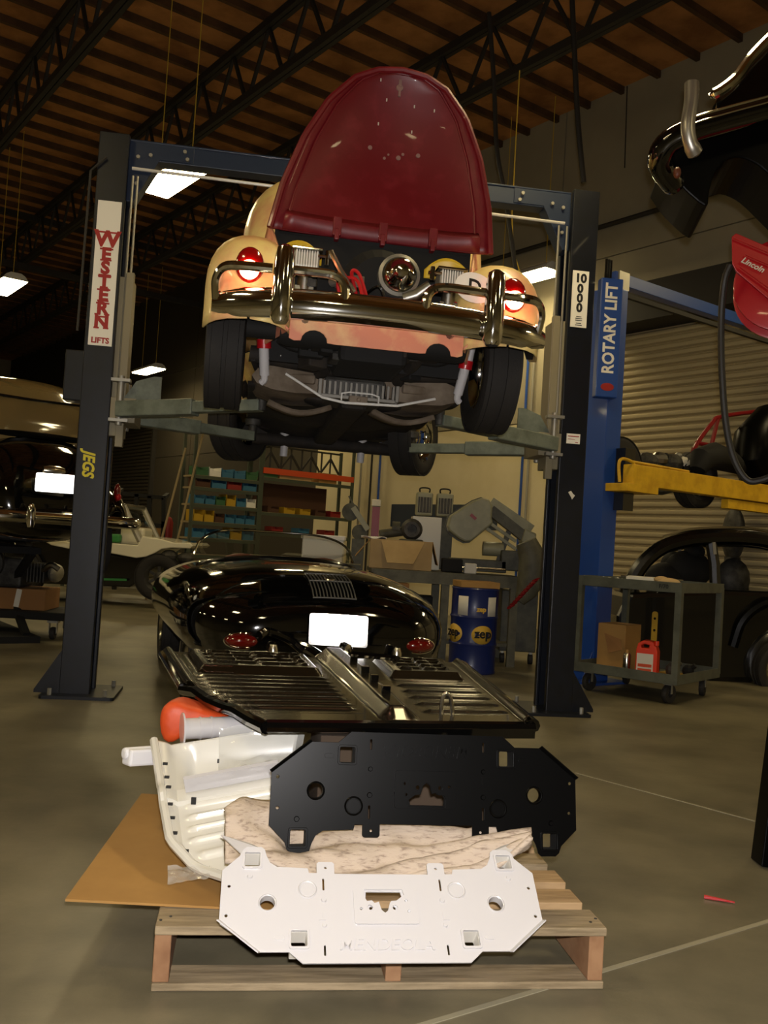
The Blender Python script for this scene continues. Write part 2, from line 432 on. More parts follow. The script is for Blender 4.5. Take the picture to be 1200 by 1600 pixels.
# ------------------------------------------------------------------ wheels
def wheel(parent, c, axis, Rr, W, rim_r, tire_m='rubber', rim_m='chrome', spokes=8, face=1, name='tire', n=40):
    """tyre part with rim, hub and spokes as sub-parts; axis points to the outer face"""
    ax = Vector(axis).normalized(); c = Vector(c); h = W / 2
    prof = [(rim_r, -h*.8), (rim_r + .02, -h*.95), (Rr*.86, -h), (Rr*.96, -h*.86), (Rr, -h*.72)]
    for g in (-.45, 0, .45): prof += [(Rr, (g-.07)*W*1.0*.9), (Rr - .008, (g-.06)*W*.9), (Rr - .008, (g+.06)*W*.9), (Rr, (g+.07)*W*.9)]
    prof = [p for p in prof if True]
    prof += [(Rr, h*.72), (Rr*.96, h*.86), (Rr*.86, h), (rim_r + .02, h*.95), (rim_r, h*.8)]
    prof = prof[:5] + sorted(prof[5:-5], key=lambda p: p[1]) + prof[-5:]
    t = MB().lathe(prof, c, ax, n, closed=True).build(name, tire_m, parent, smooth=True)
    rp = [(rim_r, -h*.8), (rim_r - .012, -h*.6), (rim_r - .03, -h*.2), (rim_r - .03, h*.45), (rim_r - .012, h*.72), (rim_r + .012, h*.9), (rim_r + .012, h*.8), (rim_r, h*.78)]
    MB().lathe(rp, c, ax, n, closed=True).build('rim', rim_m, t, smooth=True)
    hb = MB().lathe([(0.001, -h*.1), (rim_r*.45, -h*.1), (rim_r*.42, h*.25), (rim_r*.25, h*.45), (.001, h*.5)], c, ax, 20)
    u = Vector((0, 0, 1)) if abs(ax.z) < .9 else Vector((1, 0, 0)); q = ax.cross(u)
    for i in range(spokes):
        a = 2 * math.pi * i / spokes; dr = u * math.cos(a) + q * math.sin(a)
        hb.bar(c + dr * rim_r * .38 + ax * h * .2, c + dr * (rim_r - .02) + ax * h * .35, rim_r * .22, .018, ax)
    hb.build('hub', rim_m, t, smooth=True)
    return t
# ------------------------------------------------------------------ two-post lift
LY = R(8.47)
LW = Vector((-.313 - .017, 6.245 + .12, 0))
lift = thing('two_post_lift', 'dark blue two-post car lift holding up the pale beetle', 'car lift', LW, LY)
def post(s):
    x0 = 1.62 * s; w_, d_, t_ = .095, .14, .03
    o = [(-w_, -d_), (w_, -d_), (w_, -d_ + .05), (w_ - .025, -d_ + .05), (w_ - .025, -d_ + t_), (-w_ + t_, -d_ + t_), (-w_ + t_, d_ - t_), (w_ - .025, d_ - t_), (w_ - .025, d_ - .05), (w_, d_ - .05), (w_, d_), (-w_, d_)]
    if s > 0: o = [(-x, y) for x, y in reversed(o)]
    mb = MB().plate(o, (), 3.68, (x0, 0, 1.84), (1, 0, 0), (0, 1, 0))
    p = mb.build('post', 'post_blue', lift, bevel=.006)
    MB().plate(rrect(.46, .5, .02, 2), (), .02, (x0 - .03 * s, .0, .01), (1, 0, 0), (0, 1, 0)).build('base_plate', 'post_blue', p)
    g = MB()
    for yy in (-.13, .13):
        g.plate([(0, 0), (.16 , 0), (.16, .02), (0, .28)] if s > 0 else [(0, 0), (0, .28), (-.16, .02), (-.16, 0)], (), .012, (x0 + s * .09, yy, .02), (1, 0, 0), (0, 0, 1))
    g.each('gusset', 'post_blue', p)
    b = MB()
    for (bx, by) in ((.17, -.2), (-.17, -.2), (.17, .2), (-.17, .2)): b.cyl((x0 + bx - .03*s, by, .02), (x0 + bx - .03*s, by, .06), .014, n=6)
    b.each('anchor_bolt', 'galv', p)
    return p
pl, prr = post(-1), post(1)
# carriages and arms
for s in (-1, 1):
    xi = s * 1.49
    c = MB().box((xi, 0, 2.22), (.09, .2, 1.05)).box((xi - s*.03, -.09, 2.2), (.05, .05, 1.15)).box((xi - s*.05, 0, 1.86), (.16, .34, .16))
    c = c.build('carriage', 'carriage', lift, bevel=.004)
    MB().plate([(0, 0), (s*.26, 0), (s*.16, .16), (s*.05, .2), (0, .2)] if s < 0 else [(0, 0), (0, .2), (s*.05, .2), (s*.16, .16), (s*.26, 0)], (), .015, (xi - s * .28, -.13, 1.9), (1, 0, 0), (0, 0, 1)).build('wedge_plate', 'arm_grey', c)
    MB().cyl((xi - s*.03, -.18, 1.76), (xi - s*.03, -.18, 2.08), .022).cyl((xi - s*.03, .18, 1.76), (xi - s*.03, .18, 2.08), .022).box((xi - s*.03, -.18, 2.05), (.12, .07, .02)).box((xi - s*.03, -.18, 1.79), (.12, .07, .02)).each('pivot_pin', 'galv', c, smooth=True)
    for (yp, ye, xe, z) in ((-.18, -.62, .56, 1.9), (.18, .62, .60, 1.84)):
        a = Vector((xi - s*.03, yp, 1.86)); e = Vector((s * xe, ye, z)); m_ = a.lerp(e, .55)
        ar = MB().bar(a, m_, .11, .10).build('arm', 'arm_grey', lift, bevel=.008)
        MB().bar(m_.lerp(a, .05), e, .085, .07).build('extension', 'arm_grey', ar, bevel=.006)
        pd = MB().cyl(e + V(0, 0, -.03), e + V(0, 0, .09), .03).lathe([(.055, 0), (.06, .02), (.06, .045), (.05, .05)], e + V(0, 0, .08), (0, 0, 1), 16)
        pd.build('lift_pad', 'cast', ar, smooth=True)
# overhead beam, shut-off bar
MB().box((0, .0, 3.61), (3.06, .12, .12)).box((0, -.058, 3.672), (3.06, .02, .014)).build('crossbeam', 'beam_blue', lift, bevel=.004)
for s in (-1, 1):
    br = MB().plate([(0, 0), (0, -.42), (.045, -.42), (.20, -.12), (.42, -.12), (.42, 0)] if s < 0 else [(0, 0), (-.42, 0), (-.42, -.12), (-.20, -.12), (-.045, -.42), (0, -.42)], (), .13, (s * 1.53, 0, 3.68), (1, 0, 0), (0, 0, 1)).build('beam_bracket', 'beam_blue', lift, bevel=.004)
    b = MB()
    for (dx, dz) in ((.06, .12), (.06, .3), (.14, .1), (.36, .05), (.38, .1)): b.cyl((s * (1.53 - dx), -.065, 3.68 - dz), (s * (1.53 - dx), -.085, 3.68 - dz), .013, n=6)
    b.each('bolt', 'galv', br)
MB().tube([(-1.5, -.1, 3.47), (1.48, -.1, 3.44)], .011, 8).build('shutoff_bar', 'cream_paint', lift, smooth=True)
MB().tube([(-1.66, -.16, 3.5), (-1.75, -.16, 3.4), (-1.76, -.16, 2.35)], .008, 6).build('hydraulic_line', 'truss_steel', lift, smooth=True)
for xx in (-1.49, -1.46, 1.50, 1.44): MB().cyl((xx, -.10, 2.0), (xx, -.10, 3.42), .008, n=6).build('lift_cable', 'galv', lift, smooth=True)
# post lettering
FX, FZ = V(1, 0, 0), V(0, 0, 1)
yf = -.143
sg = MB().box((-1.617, yf, 2.745), (.150, .006, .95)).build('lift_sign', 'sign_white', lift, label='tall white sign with red lettering')
lt = MB()
for i, ch in enumerate('WESTERN'):
    zc = 2.955 - i * .089 if i else 2.965
    lt.text(ch, .112 if i else .145, (-1.617, yf - .004, zc), FX, FZ, .0008, .006, sx=1.05)
    # slab serifs
    if ch in 'WETRN':
        hw = .042 if ch != 'W' else .06
        lt.box((-1.617, yf - .0045, zc + (.037 if i else .048)), (hw * 2, .001, .011))
        if ch != 'W': 
            for sx_ in ((-1, 1) if ch in 'RN' else (0,)): lt.box((-1.617 + sx_ * .03, yf - .0045, zc - .036), ((.034 if ch in 'RN' else hw * 1.7) if ch != 'T' else .05, .001, .011))
lt.text('LIFTS', .050, (-1.617, yf - .004, 2.302), FX, FZ, .0008, .002)
lt.build('lettering', 'sign_red', sg)
bl = MB().text('JEGS', .10, (-1.635, yf - .002, 1.50), V(0, 0, -1), FX, .001, .0035, shear=.25, sx=.86)
bl.build('sticker', 'sticker_yellow', lift, label='yellow JEGS sticker')
sg = MB().box((1.605, yf, 2.90), (.118, .006, .40)).build('lift_sign', 'sign_white', lift, label='white capacity sign reading 10000')
lt = MB()
lt.text('10', .085, (1.605, yf - .004, 3.045), FX, FZ, .0008, .004)
for i in range(3): lt.text('0', .085, (1.605, yf - .004, 2.972 - i * .068), FX, FZ, .0008, .004)
for i in range(5): lt.box((1.605, yf - .004, 2.775 - i * .013 - (.008 if i > 2 else 0)), (.05 - .012 * (i % 3 == 0), .001, .005))
lt.build('lettering', 'ink_black', sg)
sg = MB().box((1.615, yf, 1.915), (.098, .004, .07)).build('label_plate', 'sign_white', lift)
MB().box((1.615, yf - .003, 1.932), (.08, .001, .006)).box((1.60, yf - .003, 1.912), (.05, .001, .003)).box((1.64, yf - .003, 1.89), (.02, .001, .004)).build('print', 'sign_red', sg)
MB().plate([(0, .02), (.02, .03), (.035, .01), (.05, .0), (.03, -.03), (.02, -.01)], (), .004, (1.60, yf, 1.52), FX, FZ).build('torn_tape', 'label_white', lift)
# ------------------------------------------------------------------ the pale beetle on the lift
BW = Vector((-.06, 4.25, 2.13))
bug = thing('beetle_car', 'pale yellow and pink patina beetle raised on the lift with its red lid open', 'car', BW, LY)
bug.rotation_euler = (0, .012, LY)
# body shell
tab = [(.60, .58, .56), (.75, .63, .84), (.95, .67, 1.04), (1.25, .70, 1.15), (1.6, .71, 1.19), (2.0, .71, 1.18), (2.4, .70, 1.08), (2.7, .67, .88), (2.95, .62, .62), (3.2, .56, .52), (3.6, .46, .40), (3.95, .30, .18)]
rings = []
for (y, w_, zt) in tab: rings.append(sup(w_, -.02 if y < 1.3 else -.12, zt, y, 36, 3.0))
body = MB().loft(rings, cap=True).build('body', 'patina', bug, smooth=True)
MB().box((0, .585, .22), (1.04, .02, .70)).build('firewall', 'black_matt', bug)
# engine bay sides
for s in (-1, 1):
    q = MB()
    def side(u, v, s=s):
        y = .14 + u * .48; top = .02 + .58 * (u ** .75); z = -.06 + v * (top + .06)
        x = .40 + .15 * u + .035 * math.sin(v * math.pi) + .02 * (1 - u)
        return V(s * x, y, z)
    q.grid(side, 14, 10).build('quarter_panel', 'patina_pink', bug, smooth=True, solid=.012)
    # fender
    def arch(k, y, xo, zt, zb, zo):
        pts = []; xo += .035; xc = (.40 + xo) / 2; rx = (xo - .40) / 2; zs = zb + (zt - zb) * .45
        for i in range(4): pts.append((xo, zo + (zs - zo) * i / 4))
        for i in range(15):
            t = math.pi * i / 14; c_, s_ = math.cos(t), math.sin(t)
            pts.append((xc + rx * math.copysign(abs(c_) ** (2/2.3), c_), zs + (zt - zs) * abs(s_) ** (2/2.3)))
        for i in range(1, 5): pts.append((.40, zs + (zb - zs) * i / 4))
        return [V(s * (xc + (x - xc) * k), y, zb + (z - zb) * k) for x, z in pts]
    rs = [arch(k, y, xo, zt, zb, zo) for (k, y, xo, zt, zb, zo) in
          ((.03, .045, .79, .40, -.05, -.05), (.45, .06, .79, .40, -.055, -.055), (.70, .10, .79, .41, -.06, -.06), (.86, .17, .79, .42, -.06, -.06), (.96, .28, .80, .425, -.06, -.06), (1, .42, .80, .42, -.06, -.03), (1, .6, .80, .40, -.05, .16), (1, .85, .79, .38, -.05, .20), (1, 1.05, .77, .33, -.05, .10), (1, 1.3, .72, .24, -.08, -.08), (1, 1.5, .66, .10, -.1, -.1))]
    fd = MB().loft(rs, closed=False, cap=False).build('fender', 'patina', bug, smooth=True, solid=.008, angle=60)
    ins = []
    for r_ in rs[2:]:
        c_ = sum(r_, V(0, 0, 0)) / len(r_); ins.append([p.lerp(c_, .06) + V(0, .01, -.002) for p in r_])
    MB().loft(ins, closed=False, cap=False).build('wheel_well', 'under', fd, smooth=True, angle=60)
    # tail light
    tl = MB().ell((s * .625, .07, .20), (.068, .055, .088)).build('tail_light', 'lens_red', bug, smooth=True, label='red teardrop tail light, lit')
    MB().lathe([(.001, .075), (.028, .07), (.042, .06), (.045, .045), (.001, .044)], (s * .625, .067, .175), (0, -1, -.12), 20).build('lit_lens', 'lens_lit', tl, smooth=True)
    MB().lathe([(.001, .082), (.016, .08), (.024, .07), (.001, .069)], (s * .625, .067, .168), (0, -1, -.12), 16).build('bulb_glow', 'lens_hot', tl, smooth=True)
# front fenders (lower edges seen from behind)
for s in (-1, 1):
    MB().loft([[V(s * (.70 + .10 * math.cos(t) * k), 2.75 + .85 * i / 6, -.1 + .42 * k * math.sin(t)) for t in [math.pi * j / 10 for j in range(11)]] for i, k in enumerate((.3, .8, 1, 1, .95, .75, .3))], closed=False, cap=False).build('front_fender', 'patina', bug, smooth=True, solid=.008, angle=60)
# rear apron with two exhaust cut-outs
out = [(-.42, .10), (-.42, -.075)]
for cx in (-.30, .30):
    out += [(cx - .095, -.085)]
    for i in range(9):
        a = math.pi * (1 - i / 8); out.append((cx + .062 * math.cos(a), -.082 + .055 * math.sin(a)))
    out += [(cx + .095, -.085)]
out += [(.42, -.075), (.42, .10), (.2, .07), (-.2, .07)]
MB().plate([(x, z) for x, z in out][::-1], (), .008, (0, .15, -.02), (-1, 0, 0), (0, 0, 1)).build('apron', 'patina_pink', bug, bevel=.003)
MB().loft([[V(x, .16 + .02 * math.cos(x * 3), z) for z in (-.02, .02, .06)] for x in [-.24 + .04 * i for i in range(13)]], closed=False).build('inner_apron', 'red_paint', bug, smooth=True, solid=.01)
# bumper
bp = []
for i in range(25):
    x = -.80 + 1.60 * i / 24 + .015; y = -.03 + .15 * (abs(x) / .80) ** 3.2; bp.append(V(x, y, .03 - .012 * (abs(x)/.80) ** 2))
mb = MB()
rr = []
for i, p in enumerate(bp):
    k = 1 if 1 < i < 23 else (.86 if i in (1, 23) else .55)
    rr.append([p + V(0, .042 * math.cos(t) * k - .0, .070 * math.sin(t) * k) for t in [2 * math.pi * j / 14 for j in range(14)]])
mb.loft(rr)
bumper = mb.build('bumper', 'chrome', bug, smooth=True)
for s in (-1, 1):
    g = [sup(w_, .0 - 0, .0 + 0.001, 0, 4) for w_ in (1,)]
    prof = [(-.075, .022, .028), (-.05, .035, .042), (.04, .036, .058), (.14, .035, .05), (.22, .034, .046), (.265, .028, .038), (.28, .012, .015)]
    rr = [[V(s * .49 + .02 + 1.35 * w_ * math.cos(t), -.05 + d_ * math.sin(t), z) for t in [2 * math.pi * j / 14 for j in range(14)]] for z, w_, d_ in prof]
    MB().loft(rr).build('bumper_guard', 'chrome', bug, smooth=True)
    MB().tube(arc([(s*.765, .09, .04), (s*.77, .06, .12), (s*.735, .02, .168), (s*.66, -.015, .172), (s*.52, -.03, .172)]), .022, 10).build('guard_rail', 'chrome', bug, smooth=True)
    MB().tube(arc([(s*.50, -.03, .172), (s*.38, -.045, .172), (s*.25, -.05, .168), (s*.195, -.05, .13), (s*.185, -.045, .05)]), .022, 10).build('guard_rail', 'chrome', bug, smooth=True)
    MB().tube([(s*.36, -.02, .02), (s*.34, .3, -.02)], .02, 8).build('bumper_bracket', 'black_paint', bug)
    MB().lathe([(.012, 0), (.012, .008), (.006, .011), (.001, .011)], (s*.38, -.042, .045), (0, -1, 0), 10).build('bumper_bolt', 'chrome', bug, smooth=True)
# raised lid, seen from inside
hwt = [(0, .565), (.26, .53), (.545, .455), (.77, .357), (.92, .238), (.985, .12), (1.0, .0)]
def lidpt(u, v):
    vv = 1 - (1 - v) ** 1.6
    hw = interp(hwt, vv)[0]
    x = hw * u * 1.03 + .05 * vv + .035
    y = .565 + .05 * vv + .11 * (1 - u * u) * math.sin(math.pi * min(1, vv)) ** .8 - .02 * abs(u) ** 6
    z = .545 + .94 * vv
    return V(x, y, z)
mb = MB(); mb.grid(lambda u, v: lidpt(2 * u - 1, v), 32, 34)
lid = mb.build('engine_lid', 'lid_red', bug, smooth=True, solid=.012, angle=80, label='dark red scuffed lid standing open')
edge = [lidpt(-1, v / 24) for v in range(25)] + [lidpt(1, v / 24) for v in range(23, -1, -1)]
MB().tube([p + V(0, -.012, 0) for p in edge], .017, 8).build('lid_rim', 'lid_red', lid, smooth=True)
def lidin(u, v, k=.87):
    p = lidpt(u * k, .07 + v * .86); return p + V(0, -.012, 0)
mb = MB()
MB().tube([lidin(-1, v / 20) for v in range(21)] + [lidin(1, v / 20) for v in range(20, -1, -1)], .007, 6).build('inner_fold', 'lid_red', lid, smooth=True)
MB().loft([[lidpt(-.9 + 1.8 * i / 20, .012) + V(0, -.03, -.02), lidpt(-.9 + 1.8 * i / 20, .05) + V(0, -.045, 0), lidpt(-.9 + 1.8 * i / 20, .075) + V(0, -.01, .0)] for i in range(21)], closed=False).build('lower_flange', 'lid_red', lid, smooth=True, solid=.006)
for u in (-.42, 0, .46): MB().box(lidpt(u, .035) + V(0, -.05, -.005), (.045, .04, .10)).box(lidpt(u, .035) + V(0, -.055, -.05), (.025, .05, .06)).build('hinge_bracket', 'lid_red', lid, bevel=.006)
mb = MB(); p = lidpt(0, .80) + V(0, -.012, 0)
mb.lathe([(.001, .006), (.018, .006), (.02, 0)], p, (0, -1, 0), 10).box(p + V(0, -.004, .03), (.016, .012, .05)).box(p + V(0, -.004, -.03), (.012, .012, .04)).build('latch', 'lid_scuff', lid)
for (u, v, r_) in ((-.25, .42, .012), (.10, .39, .013), (.15, .41, .008), (.33, .41, .012), (-.06, .38, .008), (-.02, .40, .006)):
    MB().lathe([(.001, .004), (r_, .004), (r_, -.004)], lidpt(u, v) + V(0, -.008, 0), (0, -1, 0), 10).build('weld_mark', 'lid_scuff', lid)
for (u, v) in ((-.20, .70), (.30, .68), (-.22, .55), (.25, .53), (-.55, .84), (.62, .66)):
    MB().box(lidpt(u, v) + V(0, -.01, 0), (.006, .004, .016)).build('drill_hole', 'label_white', lid)
# engine in the open bay
MB().box((0, .50, .12), (.9, .1, .34)).lathe([(.20, 0), (.20, .12), (.15, .16)], (.02, .50, .25), (0, -1, 0), 24).build('fan_shroud', 'black_matt', bug)
MB().lathe([(.085, 0), (.085, .03), (.06, .04), (.078, .06), (.078, .07), (.06, .085), (.05, .12), (.03, .145), (.001, .15)], (.105, .34, .31), (0, -1, -.05), 28).build('alternator_pulley', 'chrome', bug, smooth=True)
MB().lathe([(.105, -.02), (.105, .05), (.088, .06), (.088, -.02)], (.105, .35, .31), (0, -1, -.05), 28, closed=True).build('pulley_ring', 'galv', bug, smooth=True)
MB().lathe([(.05, 0), (.05, .10), (.03, .12), (.001, .12)], (.0, .38, .09), (0, -1, 0), 20).lathe([(.10, 0), (.10, .025), (.03, .03), (.001, .03)], (.05, .28, .07), (0, -1, 0), 24).build('crank_pulley', 'steel', bug, smooth=True)
MB().box((.0, .42, .10), (.42, .12, .22)).box((.16, .35, .12), (.1, .1, .16)).box((-.14, .35, .14), (.12, .1, .13)).build('engine_case', 'cast', bug, bevel=.01)
MB().tube([(.13, .26, .18), (.19, .24, .20), (.25, .22, .25)], [.03, .032, .028], 12).build('oil_filler', 'steel', bug, smooth=True)
for s, x0, z0 in ((-1, -.36, .315), (1, .36, .30)):
    cb = MB().box((x0, .30, z0), (.125, .13, .085)).build('air_filter', 'galv', bug, bevel=.012)
    MB().box((x0, .30, z0 + .05), (.15, .15, .014)).box((x0, .30, z0 - .05), (.15, .15, .014)).each('chrome_lid', 'chrome', cb, bevel=.004)
    ft = MB()
    for i in range(9): ft.box((x0 - .05 + i * .0125, .232, z0), (.005, .006, .08))
    ft.build('pleat', 'white_dull', cb)
    MB().cyl((x0, .32, .05), (x0, .30, z0 - .05), .035).box((x0, .32, .16), (.09, .08, .07)).build('carburettor', 'steel', bug, smooth=True)
    MB().tube([(x0 + .10 * -s, .24, z0 - .02), (x0 + .10 * -s, .24, z0 + .05)], .012).tube([(x0 - s*.12, .24, z0 + .02), (x0 - s*.05, .24, z0 + .02)], .009).each('linkage', 'chrome', bug, smooth=True)
MB().tube([(-.25, .22, .36), (-.20, .2, .27), (-.12, .24, .18)], .014).build('breather_pipe', 'chrome_soft', bug, smooth=True)
for pts, m in (([(-.10, .3, .18), (-.14, .22, .27), (-.10, .22, .26), (-.04, .24, .12)], 'wire_red'), ([(-.16, .3, .12), (-.2, .24, .22), (-.12, .22, .24), (-.08, .2, .15), (-.06, .24, .06)], 'wire_red'), ([(-.42, .28, .18), (-.36, .2, .08), (-.28, .16, .06), (-.18, .16, .07)], 'red_paint'), ([(-.45, .3, .15), (-.38, .24, .05), (-.25, .2, .04)], 'red_paint'), ([(.20, .3, .1), (.27, .22, .06), (.36, .26, .12), (.40, .3, .2)], 'wire_red'), ([(-.05, .32, .2), (.0, .24, .22), (.04, .26, .16)], 'black_paint'), ([(.30, .28, .06), (.38, .22, .04), (.44, .26, .14)], 'red_paint')):
    MB().tube(arc(pts), .009, 6).build('ignition_lead', m, bug, smooth=True)
for s in (-1, 1): MB().grid(lambda u, v, s=s: V(s * (.27 + .22 * u), .545 - .06 * u * v, .38 + .11 * v * (1 - (2*u-1)**2 * .6)), 10, 6).build('bay_shelf', 'yellow_body', bug, smooth=True, solid=.006)
MB().loft([[V(x, .60, .50 - .02 * math.cos(x * 5)), V(x, .57, .545)] for x in [-.5 + .1 * i for i in range(11)]], closed=False).build('lid_seal', 'black_matt', bug, solid=.01)
# oval country sticker on the right quarter
st = MB().plate([(.105 * math.cos(t), .072 * math.sin(t)) for t in [2 * math.pi * i / 28 for i in range(28)]], (), .004, (.425, .02, .205), (.96, .28, 0), (0, 0, 1)).build('oval_sticker', 'sign_white', bug, label='white oval sticker with black letter D')
MB().text('D', .10, V(.425, .02, .205) + V(.28, -.96, 0) * .003, (.96, .28, 0), (0, 0, 1), .0008, .002).build('lettering', 'ink_black', st)
# wheels
for s in (-1, 1):
    wheel(bug, (s * .725, .78, -.05), (s, 0, 0), .325, .195, .19, rim_m='chrome', spokes=8)
    a = R(-31); wheel(bug, (s * .68 + .03, 3.0, -.16), (s * math.cos(a), s * math.sin(a), 0), .31, .20, .185, rim_m='chrome', spokes=14)
# underside
un = MB().loft([[V(x, y, -.20 - .03 * math.sin(abs(x) * 9) - .02 * math.cos(y * 6)) for x in [-.6 + .1 * i for i in range(13)]] for y in [.95 + .1 * k for k in range(25)]], closed=False)
un.build('floor_underside', 'under', bug, smooth=True, solid=.02)
MB().bar((0, .95, -.24), (0, 3.3, -.24), .16, .10).build('centre_tunnel', 'under', bug, bevel=.03)
for s in (-1, 1):
    MB().loft([sup(.24, -.25, -.10, y, 12, 2.2, s * .34) for y in (.80, .9, 1.15, 1.3)]).build('torsion_housing', 'under_rust', bug, smooth=True)
    MB().loft([[V(s*(.12 + .36*u), 1.05 + .22 * v, -.27 - .05 * math.sin(u * 3.1) + .02 * v) for v in (0, .33, .66, 1)] for u in [i / 8 for i in range(9)]], closed=False).build('spring_plate', 'under_rust', bug, smooth=True, solid=.03)
    MB().tube([(s*.10, .80, -.10), (s*.60, .80, -.06)], .045, 12).build('axle_tube', 'under', bug, smooth=True)
    sh = MB().cyl((s * .515, .62, -.20), (s * .53, .55, -.06), .026).cyl((s * .53, .55, -.04), (s * .54, .52, .06), .034).build('shock_absorber', 'white_paint', bug, smooth=True, label='white shock absorber with red band')
    MB().cyl((s * .528, .555, -.075), (s * .532, .545, -.03), .037).build('red_band', 'red_paint', sh, smooth=True)
    MB().tube(arc([(s*.515, .62, -.20), (s*.515, .63, -.225), (s*.53, .64, -.24)]), .018, 10).build('shock_eye', 'white_paint', sh, smooth=True)
    MB().cyl((s * .30 , 3.02, -.40), (s * .30, 3.0, -.28), .03).cyl((s * .30, 3.0, -.28), (s * .30, 3.0, -.22), .04).build('front_shock', 'white_paint', bug, smooth=True)
    MB().lathe([(.075, -.16), (.085, -.12), (.085, .12), (.075, .16)], (s * .30, .30, -.02), (1, 0, 0), 16).build('muffler', 'black_matt', bug, smooth=True)
    MB().tube(arc([(s*.22, .35, .0), (s*.25, .5, -.08), (s*.2, .75, -.12), (s*.3, .95, -.16)]), .035, 10).build('heater_pipe', 'under', bug, smooth=True)
    MB().bar((s*.45, 3.02, -.28), (s*.62, 3.0, -.2), .1, .08).build('spindle', 'under', bug)
MB().box((0, .47, -.10), (.34, .46, .12)).build('engine_sump', 'black_matt', bug, bevel=.03)
for i in range(16):
    MB().box((random.uniform(-.4, .4), random.uniform(.3, .7), random.uniform(-.14, -.05)), (random.uniform(.04, .14), random.uniform(.05, .15), random.uniform(.03, .08)), random.uniform(-.6, .6)).build('engine_fitting', random.choice(['black_matt', 'under', 'cast']), bug, bevel=.008)
gx = MB().box((-.02, .98, -.20), (.34, .40, .12)).build('gearbox_case', 'cast', bug, bevel=.02)
mb = MB()
for i in range(14): mb.box((-.19 + i * .029, .77, -.215), (.012, .03, .085))
mb.each('fin', 'alu_dark', gx)
MB().box((0, .755, -.255), (.42, .03, .02)).box((-.215, .75, -.215), (.02, .05, .09)).box((.205, .75, -.215), (.02, .05, .09)).each('gearbox_mount', 'alu_dark', gx, bevel=.003)
MB().box((-.01, .70, -.275), (.10, .05, .045)).cyl((-.01, .67, -.275), (-.01, .65, -.275), .012).build('mount_bracket', 'under_rust', bug, bevel=.006)
MB().tube([(-.40, .78, -.155), (-.20, .70, -.275), (-.08, .68, -.295), (.20, .68, -.285), (.42, .76, -.215)], .0075, 8).build('bent_rod', 'white_dull', bug, smooth=True)
MB().tube([(-.10, .69, -.29), (-.10, .69, -.245), (-.06, .69, -.235), (.06, .69, -.235), (.10, .69, -.245), (.10, .69, -.285)], .005, 6).build('clip_rod', 'white_dull', bug, smooth=True)
MB().tube(arc([(-.50, .6, -.1), (-.44, .58, -.10), (-.40, .6, -.12)]), .006, 6).build('brake_line', 'white_dull', bug, smooth=True)
MB().cyl((-.55, 3.0, -.28), (.55, 3.0, -.28), .05).cyl((-.55, 3.0, -.16), (.55, 3.0, -.16), .05).each('front_beam', 'under', bug, smooth=True)

# more of the crowded engine bay and underside
random.seed(3)
for i in range(14):
    x, z = random.uniform(-.34, .36), random.uniform(.06, .26); m = random.choice(['steel', 'cast', 'chrome', 'black_paint', 'galv', 'red_dark'])
    if abs(x - .105) < .11 and z > .18: continue
    if i % 2: MB().cyl((x, .30, z), (x + random.uniform(-.05, .05), .24, z + random.uniform(-.03, .03)), random.uniform(.012, .028), n=10).build('engine_fitting', m, bug, smooth=True)
    else: MB().box((x, .30, z), (random.uniform(.03, .07), .06, random.uniform(.02, .06)), random.uniform(-.4, .4)).build('engine_fitting', m, bug, bevel=.004)
for s in (-1, 1):
    MB().tube(arc([(s*.06, .28, .05), (s*.2, .24, .02), (s*.33, .26, .05), (s*.40, .34, .12)]), .02, 8).build('intake_pipe', 'cast', bug, smooth=True)
    MB().tube(arc([(s*.45, .55, -.02), (s*.36, .5, -.06), (s*.2, .5, -.05)]), .03, 8).build('heater_box', 'black_matt', bug, smooth=True)
    MB().box((s*.36, .95, -.17), (.3, .3, .05), s*.2).build('pan_corner', 'under_rust', bug, bevel=.01)
    MB().bar((s*.58, .78, -.06), (s*.50, 1.25, -.14), .03, .09).build('trailing_arm', 'under', bug, bevel=.005)
MB().cyl((-.62, .30, -.03), (-.48, .30, -.03), .05).build('muffler_pipe', 'black_matt', bug, smooth=True)
# ------------------------------------------------------------------ pallet
PY = R(8.0)
pal = thing('wooden_pallet', 'wooden pallet on the floor carrying the stacked metal panels', 'pallet', (.075, 2.330, 0), PY)
ly = 0
for i, yb in enumerate((.055, .21, .36, .51, .66, .81, .955)):
    MB().box((0, yb, .146), (1.13 - .01 * (i % 2), .12 if i == 0 else .10, .022)).build('deck_board', 'pallet_wood' if i % 3 else 'pallet_grey', pal, bevel=.003)
for x in (-.545, .02, .543): MB().box((x, .5, .077), (.04, .99, .115)).build('stringer', 'pallet_orange', pal, bevel=.003)
for yb in (.05, .5, .95): MB().box((0, yb, .010), (1.13, .10, .019)).build('bottom_board', 'pallet_grey', pal, bevel=.003)
for x in (-.545, .02, .543):
    for dx in (-.01, .012): MB().cyl((x + dx, .04 + dx, .156), (x + dx, .04 + dx, .159), .004, n=6).build('nail', 'cast', pal)
# cardboard sheet and hidden carton
cs = MB().plate([(-.735, 2.352), (-.10, 2.37), (.0, 3.30), (-.795, 3.32)], (), .006, (0, 0, .163), (1, 0, 0), (0, 1, 0))
tag(cs.build('cardboard_sheet', 'cardboard'), 'brown cardboard sheet sticking out past the left of the pallet', 'cardboard')
carton = thing('carton', 'closed brown carton buried under the stacked panels', 'box', (.10, 3.08, .168), PY)
MB().box((0, 0, .17), (.56, .40, .34)).build('carton_body', 'carton_dark', carton, bevel=.004)
MB().box((0, 0, .342), (.06, .50, .002)).build('tape', 'cardboard_pale', carton)
